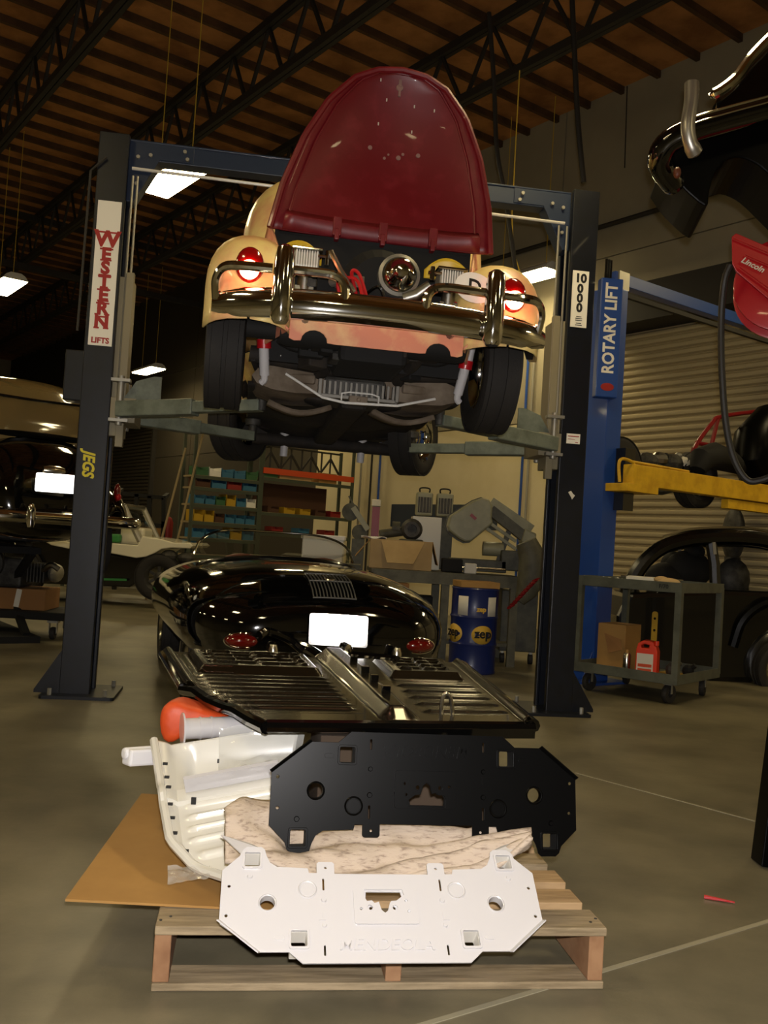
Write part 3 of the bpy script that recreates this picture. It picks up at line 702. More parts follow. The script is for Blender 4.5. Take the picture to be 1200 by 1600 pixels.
# ------------------------------------------------------------------ the two punched steel plates
half = [(0,58),(75,58),(75,75),(78,78),(100,78),(103,75),(103,59),(115,59),(117,67),(165,69),(176,76),(182,88),(185,99),(190,103),(214,103),(220,98),(224,87),(250,62),(250,-17),(248,-24),(188,-66),(146,-66),(126,-83),(0,-83)]
def steel_plate(name, label, m, o, ux, uy, k, inner_m):
    ux = Vector(ux).normalized(); uy = Vector(uy).normalized(); nn = ux.cross(uy).normalized()
    t = thing(name, label, 'metal plate', o)
    t.matrix_basis = Matrix.Translation(o) @ Matrix((ux, uy, nn)).transposed().to_4x4()
    sc = lambda L: [(x * k, y * k) for x, y in L]
    outer = sc(half + [(-x, y) for x, y in reversed(half[1:-1])])
    holes = []
    sq = [(-204, 80), (204, 80), (-131, -47), (131, -47)]
    for (cx, cy) in sq: holes.append(sc(rrect(24, 24, 2, 2, cx, cy)))
    for s in (-1, 1):
        holes.append(sc(circ(s * 179, 9, 11.5))); holes += [sc(circ(s * 238, 36, 2.6, 8)), sc(circ(s * 240, -11, 2.6, 8)), sc(circ(s * 89, 68, 2.2, 8))]
    cut = [(-27, 28), (27, 28), (29, 20), (18, 12), (10, 11), (6, -2), (1, -6), (-4, -2), (-7, 10), (-13, 8), (-17, 12), (-24, 11), (-28, 17)]
    holes.append(sc(cut))
    for (cx, cy, r_) in ((-36, -1, 2), (-20, 1, 3.2), (15, 1, 3.2), (33, 12, 2), (36, -5, 2), (52, 10, 1.5)): holes.append(sc(circ(cx, cy, r_, 8)))
    for s in (-1, 1): holes += [sc(rrect(3, 16, 1, 1, s * 93, -64)), sc(rrect(3, 20, 1, 1, s * 93, 40))]
    th = .004; X, Y = V(1, 0, 0), V(0, 1, 0)
    MB().plate(outer, holes, th, (0, 0, 0), X, Y).build('sheet', m, t, bevel=.0012)
    for (cx, cy) in sq:
        MB().plate(sc(rrect(31, 31, 4, 3, cx, cy)), [sc(rrect(24, 24, 2, 2, cx, cy))], .006, (0, 0, .004), X, Y).build('square_collar', m, t, bevel=.001)
        MB().plate(sc(rrect(26, 26, 2, 2, cx, cy)), [sc(rrect(23.6, 23.6, 2, 2, cx, cy))], .05, (0, 0, -.026), X, Y).build('square_tube', inner_m, t)
    for s in (-1, 1):
        for (cx, cy, r0, op) in ((179, 9, 11.5, 1), (118, 31, 12, 0)):
            cx *= s
            MB().lathe([((r0 + 3) * k, .002), ((r0 + 1.5) * k, .0045), (r0 * k, .003), (r0 * k, -.02), ((r0 + 1) * k, -.02)], (cx * k, cy * k, 0), (0, 0, 1), 24, closed=True).build('round_collar' if op else 'pressed_dimple', m, t, smooth=True)
            if not op: MB().lathe([(.001, .0005), (r0 * k * .9, .0005), (r0 * k, -.002)], (cx * k, cy * k, .0022), (0, 0, 1), 24).build('pressed_dimple', m, t, smooth=True)
        MB().plate(sc(rrect(15, 7, 3.4, 4, s * 160, -45)), (), .003, (0, 0, .003), X, Y).build('pressed_slot', m, t, bevel=.001)
        for (cx, cy, r_) in ((93, 14, 3.4), (93, -26, 3), (207, 52, 3.4)):
            MB().lathe([(.001, .004), (r_ * k, .004), (r_ * k * 1.3, 0)], (s * cx * k, cy * k, .002), (0, 0, 1), 12).build('rivet', m, t, smooth=True)
        MB().plate(sc([(s*91, -6), (s*95, -6), (s*95, -16), (s*101, -16), (s*101, -18), (s*91, -18)][::s]), (), .002, (0, 0, .003), X, Y).build('pressed_mark', m, t)
        # folded lower flange and upper ear
        a, b = V(s * 250 * k, -17 * k, 0), V(s * 188 * k, -66 * k, 0); nv = V(s * .62, -.78, 0)
        MB().add([a, b, b + nv * .008 + V(0, 0, .012), a + nv * .008 + V(0, 0, .012)], [(0, 1, 2, 3)]).build('folded_flange', m, t, solid=.003)
        if 'white' in name: MB().add([V(s*185*k, 99*k, -.002), V(s*222*k, 92*k, -.002), V(s*256*k, 136*k, -.03), V(s*210*k, 118*k, -.02)], [(0, 1, 2, 3)]).build('ear_flange', m, t, solid=.003)
    MB().plate(sc(rrect(100, 58, 4, 3, 3, 4)), [sc([(x * 1.12, y * 1.12 - 1) for x, y in cut])] + [sc(circ(cx, cy, r_ * 1.3, 8)) for (cx, cy, r_) in ((-36, -1, 2), (-22, 1, 3.2), (17, 1, 3.2), (35, 12, 2), (38, -5, 2))], .005, (0, 0, .0045), X, Y).build('centre_reinforcement', m, t, bevel=.0008)
    MB().text('MENDEOLA', 26 * k, (0, -56 * k, .002), X, Y, .0035, .0008, sx=1.05, shear=.2).build('lettering', m, t, bevel=.0006)
    return t
def lean(yaw, th): 
    f = V(-math.sin(yaw), math.cos(yaw), 0); return V(math.cos(yaw), math.sin(yaw), 0), V(0, 0, 1) * math.cos(th) + f * math.sin(th)
ux, uy = lean(R(8.5), R(50)); KW = 2.23 / 1450 * 1.0
steel_plate('white_steel_plate', 'white punched steel mounting plate leaning on the front of the pallet', 'white_paint', at(600, 1421, 2.23), ux, uy * 1.0, KW, 'white_dull')
ux2, uy2 = lean(R(8.5), R(12))
KB = 2.52 / 1450 * .965
steel_plate('black_steel_plate', 'black punched steel mounting plate standing upside down under the floor pan', 'black_satin', at(667, 1230, 2.53), -ux2, -uy2, KB, 'black_matt')
# ------------------------------------------------------------------ moving blanket between the plates
def blank(u, v):
    x = 352 + 478 * u
    yt = interp([(0, 1268), (.06, 1256), (.16, 1256), (.24, 1294), (.45, 1292), (.8, 1294), (1, 1296)], u)[0]
    yb = interp([(0, 1335), (.1, 1348), (.2, 1366), (.4, 1372), (.62, 1372), (.8, 1366), (.9, 1345), (1, 1312)], u)[0]
    Yt = 2.60 if u > .2 else 2.50 + .5 * u; Yd = 2.34 + .06 * u
    p = at(x, yt + (yb - yt) * v, Yt + (Yd - Yt) * (v ** .8))
    w_ = .012 * math.sin(14 * u + 5 * v + 2 * noise.noise(V(u * 6, v * 3, 0))) + .016 * noise.noise(V(u * 9, v * 5, 3)) + .010 * math.sin(5 * v + 22 * u * v)
    return p + V(0, -.3, .9) * w_
b = MB(); b.grid(blank, 90, 26)
tag(b.build('moving_blanket', 'blanket', smooth=True, solid=.012, angle=80), 'crumpled beige quilted moving blanket packed between the white and black plates', 'blanket')
# ------------------------------------------------------------------ cream floor pan half standing at the left of the stack
cp = thing('floor_pan_half', 'cream painted floor pan half with ribs leaning at the left of the stack', 'car part', at(300, 1390, 2.5))
Lb = [(0, 241, 1168, 2.98), (.15, 246, 1200, 2.90), (.4, 254, 1258, 2.76), (.68, 266, 1325, 2.60), (.8, 300, 1362, 2.52), (1, 350, 1394, 2.44)]
Rb = [(0, 468, 1132, 3.02), (.15, 462, 1165, 2.96), (.4, 448, 1225, 2.82), (.68, 430, 1290, 2.68), (.8, 425, 1330, 2.60), (1, 410, 1385, 2.48)]
def cpan(u, v):
    l = interp(Lb, v); r_ = interp(Rb, v); a = at(*l); c = at(*r_); p = a.lerp(c, u)
    h = 0
    if .42 < v < .80 and .16 < u: h += .012 * max(0, math.sin((v - .42) * 2 * math.pi / .076)) * min(1, (u - .16) * 12)
    if v < .34: h -= .07 * math.sin(math.pi * min(1, v / .34)) * min(1, max(0, (u - .1) * 6))
    if .34 <= v < .42: h += .015
    if u < .10: h += .03 * (1 - u / .10) ** .5
    if v > .85: h += .03 * (v - .85) / .15
    return p + V(.1, -.55, .83) * h
MB().grid(cpan, 44, 110).build('pan_sheet', 'cream_paint', cp, smooth=True, solid=.004, world=True, angle=50)
edge = [cpan(0, v / 30) for v in range(31)]
MB().tube([e + V(0, -.008, .004) for e in edge], .013, 8).build('rolled_flange', 'cream_paint', cp, smooth=True, world=True)
for i, v in enumerate((.18, .27, .36, .45, .54, .64, .74)):
    q = cpan(.055, v); MB().box(q + V(0, -.012, .012), (.014, .008, .007)).build('flange_slot', 'ink_black', cp, world=True)
MB().bar(cpan(.18, .37) + V(0, -.02, .03), cpan(.92, .36) + V(0, -.02, .03), .012, .055, (0, -.5, .8)).build('cross_rail', 'white_paint', cp, world=True)
MB().box(cpan(.25, .44) + V(0, -.02, .012), (.014, .006, .02)).box(cpan(.45, .10) + V(0, -.02, .012), (.006, .006, .012)).each('pan_hole', 'ink_black', cp, world=True)
wr = MB(); wr.grid(lambda u, v: cpan(.45 + .62 * u, .0 + .36 * v) + V(.0, -.03, .035) + V(0, 0, 1) * (.02 * noise.noise(V(u * 5, v * 5, 1)) + .03 * math.sin(v * 3)), 24, 24)
tag(wr.build('plastic_sheet', 'plastic_wrap', smooth=True, angle=80), 'clear crinkled plastic film over the top of the cream pan', 'plastic film')
wr = MB(); wr.grid(lambda u, v: at(262 + 66 * u, 1352 + 30 * v * (1 - u * .4), 2.50 - .10 * v) + V(0, 0, .012 * noise.noise(V(u * 4, v * 4, 6))), 14, 10)
tag(wr.build('plastic_scrap', 'plastic_wrap', smooth=True, angle=80), 'torn scrap of clear plastic lying on the cardboard sheet', 'plastic film')
# white tube with flange, paper roll, orange rubber sheet
wt = thing('white_tube', 'white flanged tube lying across the top of the cream pan', 'car part', at(278, 1150, 2.98))
a, b_ = at(284, 1139, 3.02), at(415, 1133, 3.12)
MB().cyl(a, b_, .034, n=20).build('tube', 'white_paint', wt, smooth=True, world=True)
for dx in (0, .06, .10): MB().cyl(a.lerp(b_, dx / .3), a.lerp(b_, dx / .3 + .02), .037 if dx else .052, n=20).build('collar', 'white_paint', wt, smooth=True, world=True)
a, b_ = at(197, 1183, 2.90), at(252, 1180, 2.99)
pr_ = MB().bar(a, b_, .05, .052); pr_.tube([a + V(-.01, 0, .01), b_ + V(0, 0, .014)], .02, 8)
tag(pr_.build('paper_roll', 'paper', bevel=.008), 'folded white paper bundle poking out left of the cream pan', 'paper')
oo = [(255, 1158), (250, 1128), (253, 1107), (262, 1096), (278, 1092), (292, 1098), (303, 1101), (350, 1112), (420, 1128), (420, 1142), (300, 1138), (285, 1150), (272, 1160)]
P0 = [at(x, y, 3.10 + (x - 250) / 170 * .1) for x, y in oo]
mb = MB(); c0 = sum(P0, V(0, 0, 0)) / len(P0)
mb.loft([[p.lerp(c0, .25) + V(0, -.05, 0) for p in P0], [p + V(0, -.03, 0) for p in P0], P0, [p + V(0, .09, .0) for p in P0], [p.lerp(c0, .25) + V(0, .12, 0) for p in P0]])
tag(mb.build('orange_rubber_sheet', 'orange', smooth=True, sub=1, angle=80), 'orange rubber sheet squashed under the left edge of the black floor pan', 'rubber sheet')
# ------------------------------------------------------------------ black floor pan on top
ZP = .555
FL, FR, BL, BR = gnd(322, 1126, ZP), gnd(834, 1130, ZP), gnd(254, 1018, ZP), gnd(722, 1036, ZP)
fp = thing('floor_pan', 'glossy black ribbed car floor pan with central tunnel lying on the stack', 'car part', (FL + FR + BL + BR) / 4, R(13.8))
def fpan(s, t, lift_=0.0):
    t0 = max(0, (.17 - s) / .17) * .42 if s < .17 else 0
    tt = t0 + (1 - t0) * t
    p = FL.lerp(FR, s).lerp(BL.lerp(BR, s), tt); h = 0.0
    sc_ = .575 - .02 * tt; dx = abs(s - sc_)
    tw = .062
    if dx < tw: h += (.035 + .012 * tt) * min(1, (tw - dx) / .04) * min(1, tt / .05)
    if .05 < s < .47 and .08 < tt < .56: h += .009 * max(0, math.sin(tt * 2 * math.pi * 17)) * min(1, (s - .05) * 40, (.47 - s) * 40)
    if .67 < s < .95 and .08 < tt < .56: h += .009 * max(0, math.sin(tt * 2 * math.pi * 11)) ** 2 * min(1, (s - .67) * 40, (.95 - s) * 40)
    for (s0, s1) in ((.07, .46), (.68, .93)):
        if s0 < s < s1 and .60 < tt < .95:
            e = min((s - s0) * 1.2, (s1 - s) * 1.2, tt - .60, .95 - tt)
            h += .03 * min(1, e / .02)
            if e > .05:
                h -= .014 * (0.5 + .5 * math.tanh(8 * math.sin((s - s0) / (s1 - s0) * math.pi * 6))) 
                h += .010 * max(0, math.sin(tt * 2 * math.pi * 14))
    ed = min(s, 1 - s)
    if ed < .035: h += .022 * math.sin(math.pi * ed / .035)
    return p + V(0, 0, h + lift_)
mb = MB(); mb.grid(fpan, 150, 150)
mb.build('pan_sheet', 'pan_black', fp, smooth=True, solid=.004, world=True, angle=40)
def rail(pts, r_, nm='side_rail', m='black_gloss'): MB().tube(pts, r_, 8).build(nm, m, fp, smooth=True, world=True)
rail([fpan(0, t / 10) + V(0, 0, -.012) for t in range(11)], .018); rail([fpan(1, t / 10) + V(0, 0, -.008) for t in range(11)], .022)
rail([FL.lerp(FR, .17 + .83 * t / 10) + V(0, 0, -.015) for t in range(11)], .02, 'front_rail')
rail([fpan(.17 * t / 6, 0) + V(0, 0, -.02) for t in range(7)], .02, 'front_rail')
MB().bar(fpan(.45, .0) + V(0, -.01, -.03), fpan(1.0, .0) + V(0, -.01, -.03), .02, .03).build('front_flange', 'black_gloss', fp, world=True)
MB().bar(fpan(.30, .13) + V(-.16, 0, -.02), fpan(.30, .13) + V(-.15, -.01, -.11), .03, .03).build('bracket', 'black_gloss', fp, world=True) if False else None
hp = fpan(.745, .06)
rail(arc([hp + V(-.03, 0, -.02), hp + V(-.03, 0, .05), hp + V(-.018, .0, .075), hp + V(0, 0, .05), hp + V(.008, .0, -.02)]), .007, 'hand_brake_hoop', 'chrome_soft')
tb = fpan(.555, 1.0)
dirb = (BL - FL).normalized()
for s in (-1, 1): rail(arc([tb + V(s*.05, 0, -.05), tb + dirb * .10 + V(s * .08, 0, -.03), tb + dirb * .20 + V(s * .12, 0, -.02), tb + dirb * .28 + V(s * .12, 0, -.02)]), .024, 'frame_horn')
rail(arc([fpan(.45, .98) + V(0, 0, .03), fpan(.40, .99) + V(0, .0, .08), fpan(.33, .97) + V(0, 0, .115), fpan(.30, .95) + V(0, 0, .10)]), .02, 'pedal_bracket')
rail([fpan(.50, .35) + V(0, 0, .14), fpan(.60, .18) + V(0, 0, .13)], .010, 'tunnel_tube')
for t_ in (.2, .36, .5, .7): MB().box(fpan(.575, t_) + V(0, 0, .012), (.03, .02, .03), R(13)).build('tunnel_bracket', 'black_gloss', fp, world=True, bevel=.003)
# ------------------------------------------------------------------ black roadster
SY = R(17.5)
sp = thing('roadster_car', 'low shiny black open roadster parked tail-first behind the floor pan', 'car', (-.235, 5.30, 0), SY)
stab = [(0, .38, .42, .66), (.03, .54, .35, .74), (.09, .65, .30, .80), (.2, .73, .26, .86), (.4, .785, .24, .905), (.65, .815, .22, .93), (1.0, .835, .22, .945), (1.5, .845, .22, .955), (2.0, .845, .22, .93), (3.0, .83, .22, .90), (3.5, .78, .24, .82), (3.9, .62, .28, .68), (4.02, .3, .36, .55)]
ys = [0, .015, .03, .06, .09, .14, .2, .3, .4, .52, .65, .8, 1.0, 1.25, 1.5, 1.75, 2.0, 2.5, 3.0, 3.25, 3.5, 3.7, 3.9, 4.02]
rings = []
for y in ys:
    w_, zl, zt = interp(stab, y); rings.append(sup(w_, zl, zt, y, 56, 2.4))
MB().loft(rings).build('body', 'black_gloss', sp, smooth=True, angle=70)
def deck(x, y):
    w_, zl, zt = interp(stab, y); zc = (zl + zt) / 2; h = (zt - zl) / 2
    return V(x, y, zc + h * max(0, 1 - abs(x / w_) ** 2.4) ** (1/2.4))
g = MB().grid(lambda u, v: deck(-.13 + .26 * u, .05 + .27 * v) + V(0, 0, .004), 10, 10).build('grille_panel', 'black_satin', sp, smooth=True)
for i in range(13):
    x = -.125 + .25 * i / 12; MB().tube([deck(x, .055 + .26 * k / 6) + V(0, 0, .010) for k in range(7)], .004, 6).build('grille_bar', 'grille', g, smooth=True)
for y in (.052, .185, .318): MB().tube([deck(-.13 + .26 * k / 6, y) + V(0, 0, .011) for k in range(7)], .005, 6).build('grille_bar', 'grille', g, smooth=True)
MB().lathe([(.001, .006), (.03, .006), (.034, 0)], deck(0, .2) + V(0, 0, .014), (0, -.25, 1), 16).build('badge', 'chrome_soft', g)
lp = MB().plate(rrect(.305, .152, .01, 2), (), .004, (.0, -.075, .60), (math.cos(R(15)), -math.sin(R(15)), 0), (0, .09, 1)).build('licence_plate', 'plate_reflect', sp, label='glaring white licence plate')
MB().plate(rrect(.33, .175, .012, 2), [rrect(.295, .142, .01, 2)], .006, (0, -.071, .60), (math.cos(R(15)), -math.sin(R(15)), 0), (0, .09, 1)).build('plate_frame', 'chrome', lp)
for s in (-1, 1):
    q = deck(s * .50, .09); q = V(s * .52, .035, .515)
    tl = MB().ell(q, (.095, .05, .04), 20, 10).build('tail_light', 'lens_dark', sp, smooth=True)
    MB().tube([q + V(.10 * math.cos(t), -.018 + .05*abs(math.cos(t))*.5, .044 * math.sin(t)) for t in [2*math.pi*i/24 for i in range(24)]], .006, 6, closed=True).build('chrome_ring', 'chrome', tl, smooth=True)
    MB().lathe([(.026, 0), (.03, .02), (.03, .10), (.02, .13), (.001, .135)], (s * .36, -.05, .38), (0, 0, 1), 14).build('overrider', 'chrome_soft', sp, smooth=True)
    MB().tube([(s * .36, -.05, .42), (s * .34, .2, .42)], .02, 8).build('overrider_bracket', 'chrome', sp)
    wheel(sp, (s * .66, .95, .30), (s, 0, 0), .30, .16, .19, rim_m='chrome_soft', spokes=10)
    wheel(sp, (s * .66, 3.05, .30), (s, 0, 0), .30, .16, .19, rim_m='chrome_soft', spokes=10)
# cockpit edge, seats, windscreen
ck = [deck(.60 * math.cos(t), 1.75 + .38 * math.sin(t)) + V(0, 0, .002) for t in [2 * math.pi * i / 28 for i in range(28)]]
MB().tube(ck, .018, 8, closed=True).build('cockpit_trim', 'black_paint', sp, smooth=True)
MB().add(ck, [tuple(range(28))]).build('cockpit_floor', 'black_matt', sp)
for s in (-1, 1): MB().ell((s * .30, 1.60, .895), (.16, .05, .075), 16, 8).build('seat_back', 'brown_trim', sp, smooth=True)
def wsc(u, v):
    x = -.63 + 1.26 * u; y = 2.02 + .22 * (1 - (2*u - 1) ** 2); zt = .205 * (1 - abs(2*u - 1) ** 4.5) ** .5
    return V(x * (1 - .02 * v), y - .12 * v, .925 + (zt + .01) * v)
MB().grid(wsc, 30, 6).build('windscreen', 'glass', sp, smooth=True, angle=80)
MB().tube([wsc(i / 40, 1) for i in range(41)], .009, 8).build('screen_frame', 'chrome', sp, smooth=True)
# ------------------------------------------------------------------ parts racks (parallel to the room's cross direction)
def onpl(x, y, a0):
    d = ray(x, y); return CAM + d * ((a0 - CAM.dot(D)) / d.dot(D))
AR = at(290, 780, 15.0).dot(D)
def bz(x, y, a0=AR):
    p = onpl(x, y, a0); return p.dot(N), p.z
def rack(name, label, bl, br, shelves, top, depth=.42):
    t = thing(name, label, 'shelving', rm(AR + depth / 2, (bl + br) / 2, 0), YAW)
    for b in (bl, br):
        for a in (AR, AR + depth): rbox(MB(), a - .02, a + .02, b - .025, b + .025, 0, top).build('upright', 'rack_green', t, world=True)
    for z in shelves:
        rbox(MB(), AR - .01, AR + depth, bl, br, z - .03, z).build('shelf_board', 'shelf_tan', t, world=True)
        rbox(MB(), AR - .025, AR - .012, bl, br, z - .06, z - .005).build('shelf_beam', 'rack_green', t, world=True)
    return t
b0, b1, b2 = bz(300, 780)[0], bz(404, 780)[0], bz(549, 780)[0]
LS = [bz(350, y)[1] for y in (746, 764, 790, 817, 842, 868)] + [.15]
rack('parts_rack', 'left steel parts rack with closely spaced shelves full of bins', b0, b1, LS, LS[0] + .75)
RS = [bz(480, 752)[1], bz(480, 805)[1], bz(480, 836)[1], .5, .15]
rk = rack('storage_rack', 'right steel storage rack with orange beams and long boxes on top', b1 + .04, b2, RS, RS[0] + .62)
rbox(MB(), AR - .04, AR - .012, b1 + .04, b2, RS[0] + .06, RS[0] + .16).build('orange_beam', 'rack_orange', rk, world=True)
rbox(MB(), AR + .38, AR + .40, b1 + .1, b2 - .3, RS[1] + .05, RS[0] - .08).build('back_board', 'peg_brown', rk, world=True)
# triangulated frames stored on top of the rack
for k in range(4):
    bb = b1 + .1 + (b2 - b1 - .25) * k / 4; w_ = (b2 - b1) / 5; z0 = RS[0] + .2; z1 = z0 + .36
    t = thing('triangular_truss', ['leftmost', 'second', 'third', 'rightmost'][k] + ' triangulated steel truss standing on top of the storage rack', 'steel frame', rm(AR + .2, bb + w_ / 2, RS[0]), YAW, 'frames on the storage rack')
    P = lambda u, z: rm(AR + .2, bb + u * w_, z)
    for (p, q) in ((P(.5, RS[0]), P(.5, z1)), (P(0, z0), P(.5, z1 - .1)), (P(1, z0), P(.5, z1 - .1)), (P(-.05, z1), P(1.05, z1)), (P(0, RS[0]), P(0, z1))):
        MB().bar(p, q, .03, .03).build('strut', 'truss_steel', t, world=True)
# bins
bin_me = {}
def hopper(w_, d_, h, m):
    key = (w_, d_, h, m)
    if key not in bin_me:
        t_ = .006; mb = MB()
        mb.box((0, 0, t_/2), (w_, d_, t_)).box((-w_/2 + t_/2, 0, h/2), (t_, d_, h)).box((w_/2 - t_/2, 0, h/2), (t_, d_, h)).box((0, d_/2 - t_/2, h/2), (w_, t_, h)).box((0, -d_/2 + t_/2, h*.28), (w_, t_, h*.55)).box((0, .02, h*.4), (w_ * .8, d_ * .6, h * .5))
        o = mb.build('parts_bin', m); bin_me[key] = o; return o
    o = bin_me[key].copy(); COL.objects.link(o); return o
rows = [('top', LS[0], ['bin_green', 'foam', 'bin_blue', 'bin_blue', 'bin_green']), ('second', LS[1], ['peg_brown', 'bin_blue', 'bin_red', 'bin_blue']),
        ('third', LS[2], ['bin_blue', 'bin_blue', 'bin_green', 'bin_yellow', 'bin_blue', 'foam']), ('fourth', LS[3], ['bin_yellow', 'bin_yellow', 'peg_brown', 'bin_blue', 'bin_blue', 'bin_blue']), ('fifth', LS[4], ['bin_blue', 'bin_blue', 'bin_blue', 'bin_yellow', 'bin_blue'])]
cn = {'bin_green': 'green', 'foam': 'white', 'bin_blue': 'blue', 'bin_yellow': 'yellow', 'bin_red': 'red', 'peg_brown': 'brown'}
for (nm, z, cs) in rows:
    n = len(cs); W = (b1 - b0 - .08) / n
    for i, m in enumerate(cs):
        o = hopper(round(W * .92, 3), .30, .15 if m != 'bin_yellow' else .19, m); p = rm(AR + .15, b0 + .04 + W * (i + .5), z)
        o.location = p; o.rotation_euler = (0, 0, YAW)
        same = [k for k, c in enumerate(cs) if c == m]; pos = '' if len(same) == 1 else (['leftmost', 'rightmost'] if len(same) == 2 else ['leftmost', 'second', 'rightmost'] if len(same) == 3 else ['leftmost', 'second', 'third', 'rightmost'])[same.index(i)] + ' '
        tag(o, f'{pos}{cn[m]} open-front parts bin on the {nm} shelf of the left rack', 'bin', f'{cn[m]} bins on the {nm} left shelf')
for j, (z, cs) in enumerate(((RS[1], ['peg_brown', 'bin_yellow', 'bin_yellow', 'peg_brown', 'bin_red']), (RS[2], ['bin_red', 'bin_blue', 'bin_red']))):
    n = len(cs); W = (b2 - b1 - .3) / (n + .0)
    for i, m in enumerate(cs):
        o = hopper(round(min(W * .8, .22), 3), .26, .11, m); o.location = rm(AR + .15, b1 + .15 + W * (i + .5), z); o.rotation_euler = (0, 0, YAW)
        same = [k for k, c in enumerate(cs) if c == m]; pos = '' if len(same) == 1 else ['left-hand ', 'right-hand '][same.index(i)]
        tag(o, f'{pos}{cn[m]} parts bin on the {"middle" if j == 0 else "lower"} shelf of the right rack', 'bin', f'{cn[m]} bins on the {"middle" if j == 0 else "lower"} right shelf')
for k, (u0, u1, h, m, lb) in enumerate(((.02, .16, .07, 'bin_green', 'flat green box at the left end of the storage rack top'), (.18, .52, .05, 'cardboard_pale', 'long pale carton lying along the front of the storage rack top'), (.60, .80, .14, 'cardboard', 'brown carton with white label on top of the storage rack'))):
    B = b2 - b1
    o = rbox(MB(), AR + .02, AR + .3, b1 + .05 + B * u0, b1 + .05 + B * u1, RS[0], RS[0] + h + .04); tag(o.build('carton', m, bevel=.004), lb, 'box')
# poles leaning against the rack
for k, (xa, ya, xb, yb) in enumerate(((277, 845, 320, 665), (298, 700, 303, 668), (252, 845, 290, 700))):
    if k == 1: continue
    p = onpl(xa, ya, AR - .12); q = onpl(xb, yb, AR - .05); d = (p - q).normalized(); p = p + d * (-p.z / d.z if d.z else 0) 
    tag(MB().tube([V(p.x, p.y, .005), q], .018, 8).build('leaning_pole', 'shelf_tan', smooth=True), 'tall thin wooden pole leaning at the left of the parts rack' if k == 0 else 'shorter wooden pole leaning furthest left of the parts rack', 'pole')
# red gas bottle and low bench left of the rack
gp = at(262, 830, 17.0)
gb = thing('gas_bottle', 'small red gas bottle standing on the far bench', 'gas bottle', (gp.x, gp.y, .95))
MB().lathe([(.001, 0), (.085, .0), (.09, .03), (.09, .30), (.06, .38), (.03, .40), (.001, .40)], (0, 0, 0), (0, 0, 1), 16).build('bottle', 'bin_red', gb, smooth=True)
MB().cyl((0, 0, .40), (0, 0, .46), .025).build('valve', 'steel', gb, smooth=True)
fb = thing('far_bench', 'low dark bench with blue top at the far left behind the white buggy', 'bench', (gp.x - .75, gp.y + .15, 0), R(20))
MB().box((0, 0, .92), (2.4, .6, .05)).build('bench_top', 'bin_blue', fb)
for x in (-1.1, 1.1):
    for y in (-.25, .25): MB().box((x, y, .45), (.06, .06, .9)).build('leg', 'rack_green', fb)
MB().box((0, .1, .5), (2.2, .4, .3)).build('drawer_unit', 'black_matt', fb)
tag(MB().box((gp.x - .36, gp.y + .1, 1.04), (.42, .25, .18), R(20)).build('carton', 'cardboard', bevel=.004), 'small brown carton on the far bench beside the red gas bottle', 'box')
tr = thing('roll_cage', 'black square-tube roll cage standing behind the white buggy', 'car part', at(225, 800, 16.5) * 1.0)
tr.location.z = 0; A_ = 16.5
def cg(x, y, Y=16.5): return at(x, y, Y)
for (p, q) in ((cg(184, 770), cg(256, 778)), (cg(188, 770), cg(186, 815)), (cg(214, 772), cg(212, 818)), (cg(234, 775), cg(233, 818)), (cg(256, 778), cg(256, 820)), (cg(184, 770), cg(190, 765, 18)), (cg(256, 778), cg(262, 773, 18)), (cg(186, 815), cg(256, 822))): MB().bar(p, q, .07, .07).build('cage_tube', 'black_matt', tr, world=True)
for x in (186, 256):
    p = cg(x, 815); MB().bar((p.x, p.y, 0), p, .07, .07).build('cage_leg', 'black_matt', tr, world=True)
# ------------------------------------------------------------------ pedestal grinder / red stand
g0 = at(560, 830, 10.6)
gr_ = thing('belt_grinder', 'dark belt grinder on a pedestal right of the storage rack', 'grinder', (g0.x, g0.y, 0))
q = lambda x, y: at(x, y, 10.6) 
MB().bar(V(g0.x, g0.y, 0), q(560, 842), .14, .14).build('pedestal', 'machine_dark', gr_, world=True)
for (x, y, r_) in ((548, 800, .10), (562, 832, .09)): MB().lathe([(r_, -.03), (r_, .03), (.02, .04)], q(x, y), (0, -1, 0), 20).build('belt_wheel', 'machine_dark', gr_, smooth=True, world=True)
MB().bar(q(552, 793), q(575, 828), .06, .16, (0, -1, 0)).build('belt_arm', 'machine', gr_, world=True)
MB().bar(q(556, 795), q(545, 775), .02, .02).build('handle', 'machine_dark', gr_, world=True)
q = lambda x, y: at(x, y, 10.9)
rs = thing('red_stand', 'red column stand with pale top beside the belt grinder', 'tool stand', (q(586, 820).x, q(586, 820).y, 0))
p = q(586, 836); MB().bar(V(p.x, p.y, 0), q(588, 792), .09, .09).build('column', 'red_dark', rs, world=True)
MB().box(q(588, 786), (.11, .11, .08)).build('head', 'label_white', rs, world=True, bevel=.01); MB().box((rs.location.x, rs.location.y, .02), (.4, .4, .04)).build('foot', 'red_dark', rs, world=True)
# ------------------------------------------------------------------ workbench with its load
BY = 8.85
bx0, bx1 = at(575, 895, BY).x, at(812, 905, BY).x
bz_ = .865
wbch = thing('workbench', 'grey-green steel workbench behind the black roadster', 'workbench', ((bx0 + bx1) / 2, BY + .4, 0), R(4))
L_ = bx1 - bx0
MB().box((0, 0, bz_ - .02), (L_, .8, .04)).build('bench_top', 'bench', wbch, bevel=.004)
MB().box((0, -.39, bz_ - .075), (L_ - .04, .03, .08)).build('front_rail', 'bench', wbch)
for x in (-L_/2 + .06, -L_/2 + .72, L_/2 - .06):
    for y in (-.36, .36): MB().box((x, y, (bz_ - .04) / 2), (.075, .06, bz_ - .04)).build('leg', 'bench', wbch)
MB().box((0, 0, .2), (L_ - .1, .7, .03)).build('lower_shelf', 'bench', wbch)
def bn(x, z=bz_, Y=BY + .2):
    p = at(x, 880, Y); return V(p.x, p.y, z)
